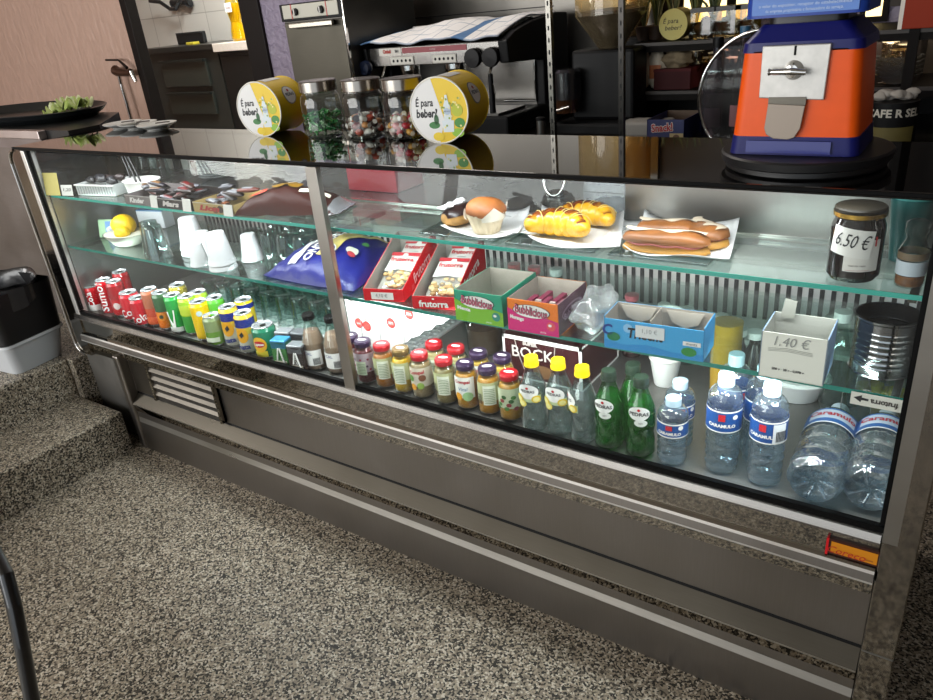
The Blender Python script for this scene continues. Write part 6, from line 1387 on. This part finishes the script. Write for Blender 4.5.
# clip jars on the upper shelf
for k, u in enumerate((703, 727, 748)):
    q = S_(u, 34, SY+.04); t = thing('clip_jar', 'square clear jar of dark leaves on the upper shelf, %s of three' % ('left', 'middle', 'right')[k], 'jar', (q.x, SY+.07, z_up+.001), 0, 'square jars on the upper shelf')
    m = MB(); m.box(-.045, .045, -.04, .04, 0, .09, thin('e6d8b8', 1.5, .03, 1.6)); part(m, 'body', t); m = MB(); m.box(-.047, .047, -.042, .042, .09, .105, mat('1a1614', .4)); part(m, 'lid', t)
    m = MB(); m.blob((0, 0, .035), (.038, .034, .032), mat('3a2a18', .7, noise=.4), 14, .2, k, 4); part(m, 'contents', t)
# lower shelf: bags, dark red box, glass case
q = S_(648, 86, SY+.05)
for k, (u, c) in enumerate(((641, 'c9b49a'), (655, 'd9cdb8'))):
    q = S_(u, 86, SY+.05); t = thing('paper_bag', 'pale filled snack bag on the lower shelf, %s of two' % ('left', 'right')[k], 'bag', (q.x, SY+.07, z_lo+.001), 0, 'pale bags on the lower shelf'); m = MB(); m.blob((0, 0, .07), (.038, .03, .075), mat(c, .5), 16, .08, k); part(m, 'body', t)
    m = MB(); m.band(-.02, .025, .04, .09, mat('b8683a', .5), y=-.03); part(m, 'print', t)
q = S_(669, 90); t = thing('red_box', 'dark red box on the lower shelf behind the counter', 'box', (q.x, SY+.02, z_lo+.001)); m = MB(); m.box(-.07, .075, 0, .14, 0, .075, mat('3a0c10', .6, spec=.2)); part(m, 'body', t, bevel=.002); m = MB(); m.box(-.071, .076, -.001, .141, .066, .076, mat('4a1014', .6, spec=.2)); part(m, 'lid', t)
m = MB(); m.blob((0, 0, 0), (.06, .045, .035), mat('8a7a60', .8, noise=.3), 20, .25, 3, 6); tag(m.build('straw_bundle', loc=(q.x+.0, SY+.08, z_lo+.001+.076+.03)), 'brown shredded filling heaped on the dark red box', 'filling')
m = MB(); m.blob((0, 0, 0), (.062, .03, .018), mat('b88878', .4), 18, .1, 3); tag(m.build('snack_pack', loc=(q.x+.0, SY+.09, z_lo+.001+.076+.078)), 'pale pink packet on top of the shredded filling', 'packet')
for k in range(9):
    u = 694+9*k if k < 6 else 884+8*(k-6); q = S_(u, 86, SY+.08); hh = (.13, .10, .12)[k % 3]
    t = thing('liqueur_glass', 'clear stemmed glass on the lower shelf behind the machine', 'glass', (q.x, SY+.1+.04*(k % 2), z_lo+.001), 0, 'glasses on the lower shelf'); m = MB(); m.lathe([(.022, 0), (.004, .004), (.004, .05), (.024, .08), (.026, hh)], thin('e8dcc4', 1.5, .02, 2.4), 16); part(m, 'body', t); m = MB(); m.shell([(.026, hh), (.0265, hh+.002)], mat('d8c8a8', .2), 16); part(m, 'rim', t)
# counter level things at the right
def C_(u, v, y=1.5): return P(u, v, 'y', y)
q = C_(674, 139); bw = C_(689, 130).x-C_(652, 130).x
t = thing('snack_box', 'open blue chocolate snack box on the back counter', 'display box', (C_(651, 130).x, 1.46, cz+.001)); NVY = mat('1c2358', .4); hb_ = C_(670, 120, 1.46).z-cz
m = MB(); m.box(0, bw, 0, .002, 0, hb_, NVY); m.box(0, bw, .2, .202, 0, hb_, mat('5a4636', .6)); m.box(0, .002, 0, .2, 0, hb_, NVY); m.box(bw-.002, bw, 0, .2, 0, hb_, NVY); m.box(0, bw, 0, .2, 0, .002, NVY); m.box(.002, bw-.002, .002, .003, .002, hb_-.001, mat('6a5240', .6)); part(m, 'carton', t)
m = MB(); m.text('CRUNCH' if 0 else 'Snack!', hb_*.5, mat('dcd4d0'), bw*.42, hb_*.62, fit=bw*.6, rot=.08, bold=.003); m.text('Snack!', hb_*.5, mat('a8282c'), bw*.42, hb_*.62, fit=bw*.57, rot=.08, bold=.001, d=.003); m.band(bw*.62, bw*.98, .004, hb_*.38, mat('a89468', .5)); m.oval(bw*.8, hb_*.2, .012, .010, mat('5a3a24'), d=.002); part(m, 'print', t)
m = MB(); m.box(-.09, .09, -.06, .06, 0, .055, mat('8a8680', .7)); tag(m.build('napkin_pack', loc=(C_(634, 132).x+.02, 1.58, cz+.001), bevel=.01), 'grey white napkin pack left of the blue snack box', 'napkins')
def liq(u, v, y, h, r, c, label, lab=None):
    q = C_(u, v, y); t = thing('liquor_bottle', label, 'bottle', (q.x, y, cz+.001), 0, 'dark bottles on the back counter'); m = MB(); m.lathe([(r, 0), (r, h*.55), (r*.5, h*.7), (r*.36, h*.78), (r*.36, h*.94)], mat(c, .12, coat=.6), 22); part(m, 'body', t); m = MB(); m.lathe([(r*.42, h*.9), (r*.42, h), (0, h)], BLK if lab != 'b' else mat('2a5a78', .4), 16); part(m, 'cap', t)
    m = MB(); m.band(-r*.7, r*.7, h*.1, h*.3, mat('c9c2b4' if lab else '2c2a34', .6), r); part(m, 'label', t)
liq(714, 130, 1.6, .33, .045, '1c1a26', 'tall dark violet bottle on the back counter left of the vending machine')
liq(739, 130, 1.6, .36, .042, '14201a', 'dark bottle with a blue cap partly behind the vending machine', 'b')
# chrome hoop with tinted glass (round cover)
c = P(762, 98, 'y', 1.5); rad = abs(P(699, 98, 'y', 1.5).x-c.x)
t = thing('round_cover', 'round tinted cover with a chrome rim behind the vending machine', 'cover', (c.x, 1.5, cz+.001)); dz = c.z-cz
a0 = math.asin(max(-1, min(1, -(dz-.006)/rad))); arc = [(rad*math.cos(a0+(PI-2*a0)*k/48), 0, dz+rad*math.sin(a0+(PI-2*a0)*k/48)) for k in range(49)]
m = MB(); m.tube(arc, .006, CHROME, 8); part(m, 'rim', t)
m = MB(); m.add(arc, [tuple(range(49))], thin('c9a8b4', 1.45, .02, 1, .03), False); part(m, 'pane', t)
m = MB(); m.box(arc[-1][0], arc[0][0], -.02, .02, 0, .008, BLK); part(m, 'foot', t)
# things right of the machine
q = C_(884, 120, 1.5); t = thing('sign_tin', 'black tin with pale lettering right of the vending machine', 'tin', (q.x+.02, 1.5, cz+.001)); m = MB(); m.lathe([(.07, 0), (.07, .13), (0, .13)], BLK, 30); part(m, 'body', t); m = MB(); m.text('CAFE R SEL', .032, mat('c9c4b8'), .01, .1, .07, bold=.001); m.band(-.08, .08, .01, .06, mat('6a6030', .6), .07); part(m, 'label', t)
for k in range(6):
    m = MB(); m.blob((0, 0, 0), (.026, .018, .013), mat('a39c94', .8), 12, .25, k); tag(m.build('paper_napkin', loc=(q.x-.02+.016*k, 1.49+.01*(k % 3), cz+.132+.012+.006*(k % 2))), 'crumpled pale napkin on the black tin right of the machine', 'napkin', 'crumpled napkins on the black tin')
q = P(905, 20, 'y', 1.5); t = thing('orange_box', 'orange cardboard box high up at the right edge behind the bar', 'box', (P(898, 12, 'y', 1.66).x, 1.70, z_up+.001)); m = MB(); m.box(0, .14, 0, .1, 0, .13, mat('8a2c14', .6, spec=.2)); part(m, 'body', t, bevel=.002); m = MB(); m.band(.0, .012, 0, .13, mat('d8cfc4', .5)); part(m, 'edge_print', t)
# bowls on a glass rack right of the machine
for k in range(5):
    q = P(886+3*k, 78-4*k, 'y', 1.75); m = MB(); m.lathe([(.03, 0), (.07, .03), (.072, .032), (.03, .004), (0, .003)], thin('cfc8b8', 1.5, .05, 2.5, .05), 22); tag(m.build('glass_bowl', loc=(P(896, 80, 'y', 1.78).x, 1.80, z_lo+.002+.014*k)), 'clear bowl in the small stack on the lower shelf at the right', 'bowl', 'stack of clear bowls on the lower shelf')
# ------------------------------------------------------------------ bin, tub and chair at the left
p = P(30, 372, 'z', .316)
t = thing('plastic_tub', 'pale grey plastic tub standing on the upper step', 'tub', (-.345, -.11, .316), .12)
def tub(mb, w0, d0, w1, d1, z0, z1, mm, r=.03):
    N = 6; rings = []
    for w, d, z in ((w0, d0, z0), (w1, d1, z1)):
        rings.append([(sx*(w-r)+r*math.cos(math.radians(a0+90*k/N)), sy*(d-r)+r*math.sin(math.radians(a0+90*k/N)), z) for sx, sy, a0 in ((1, 1, 0), (-1, 1, 90), (-1, -1, 180), (1, -1, 270)) for k in range(N+1)])
    n = len(rings[0]); mb.add(rings[0]+rings[1], [(k, (k+1) % n, n+(k+1) % n, n+k) for k in range(n)], mm, True); return rings
m = MB(); r0 = tub(m, .125, .095, .152, .115, .0, .12, mat('b9bcbf', .4)); m.add(r0[0], [tuple(range(28))], mat('b9bcbf', .4), False); part(m, 'body', t)
m = MB(); tub(m, .157, .120, .157, .120, .112, .122, mat('c9cccf', .4)); part(m, 'rim', t)
t = thing('waste_bin', 'black waste bin lined with a black bag beside the case end', 'bin', (-.345, -.11, .316+.123), .12)
m = MB(); r0 = tub(m, .155, .115, .165, .125, .0, .18, mat('121214', .35, bump=.5, bscale=14)); part(m, 'body', t)
BG = mat('1d1d20', .25, bump=.8, bscale=22, coat=.2)
m = MB(); m.grid(lambda u, v: ((.168+.004*math.sin(14*PI*u))*1.0*math.cos(2*PI*u)*(1.12-.12*abs(math.sin(4*PI*u)))*(1-.15*v), (.130)*math.sin(2*PI*u)*(1.12-.1*abs(math.sin(4*PI*u)))*(1-.15*v), .19-.06*v*v-.008*math.sin(6*PI*u)), 60, 6, BG)
m.grid(lambda u, v: (.168*math.cos(2*PI*u)*(1.12-.12*abs(math.sin(4*PI*u)))*(1.0-.01*v), .130*math.sin(2*PI*u)*(1.12-.1*abs(math.sin(4*PI*u))), .19-.07*v+.01*v*math.sin(10*PI*u)), 60, 5, BG); part(m, 'bin_bag', t)
t = thing('chair', 'black metal tube chair at the lower left corner', 'chair', (1.10, -1.30, 0))
CT = mat('08080a', .3, coat=.5)
def cpt(u, v, dep):
    d = R.transposed() @ Vector(((u-466.5)/F, (v-350)/F, 1)); return CAM+d*dep
o_ = Vector((1.10, -1.30, 0)); pts = [cpt(-22, 530, 1.2), cpt(-6, 552, 1.18), cpt(6, 575, 1.16), cpt(14, 605, 1.16), cpt(22, 645, 1.17), cpt(32, 700, 1.19)]
last = pts[-1]; pts += [last+(pts[-1]-pts[-2])*2]
ft = pts[-1].copy(); ft.z = .0; ft.x += .03; ft.y += -.02
m = MB(); m.tube([p_-o_ for p_ in pts]+[ft-o_], .0115, CT, 14); part(m, 'leg', t)
m = MB(); b0 = pts[0]-o_; m.tube([b0, b0+Vector((-.12, -.06, .02)), b0+Vector((-.30, -.14, .02)), b0+Vector((-.36, -.17, -.05)), Vector((b0.x-.40, b0.y-.18, 0))], .0115, CT, 14); part(m, 'leg', t)
m = MB(); m.box(-.45, -.05, -.45, -.12, .43, .46, mat('1a1a1c', .6)); part(m, 'seat', t, bevel=.01, loc=(-.02, -.08, 0))
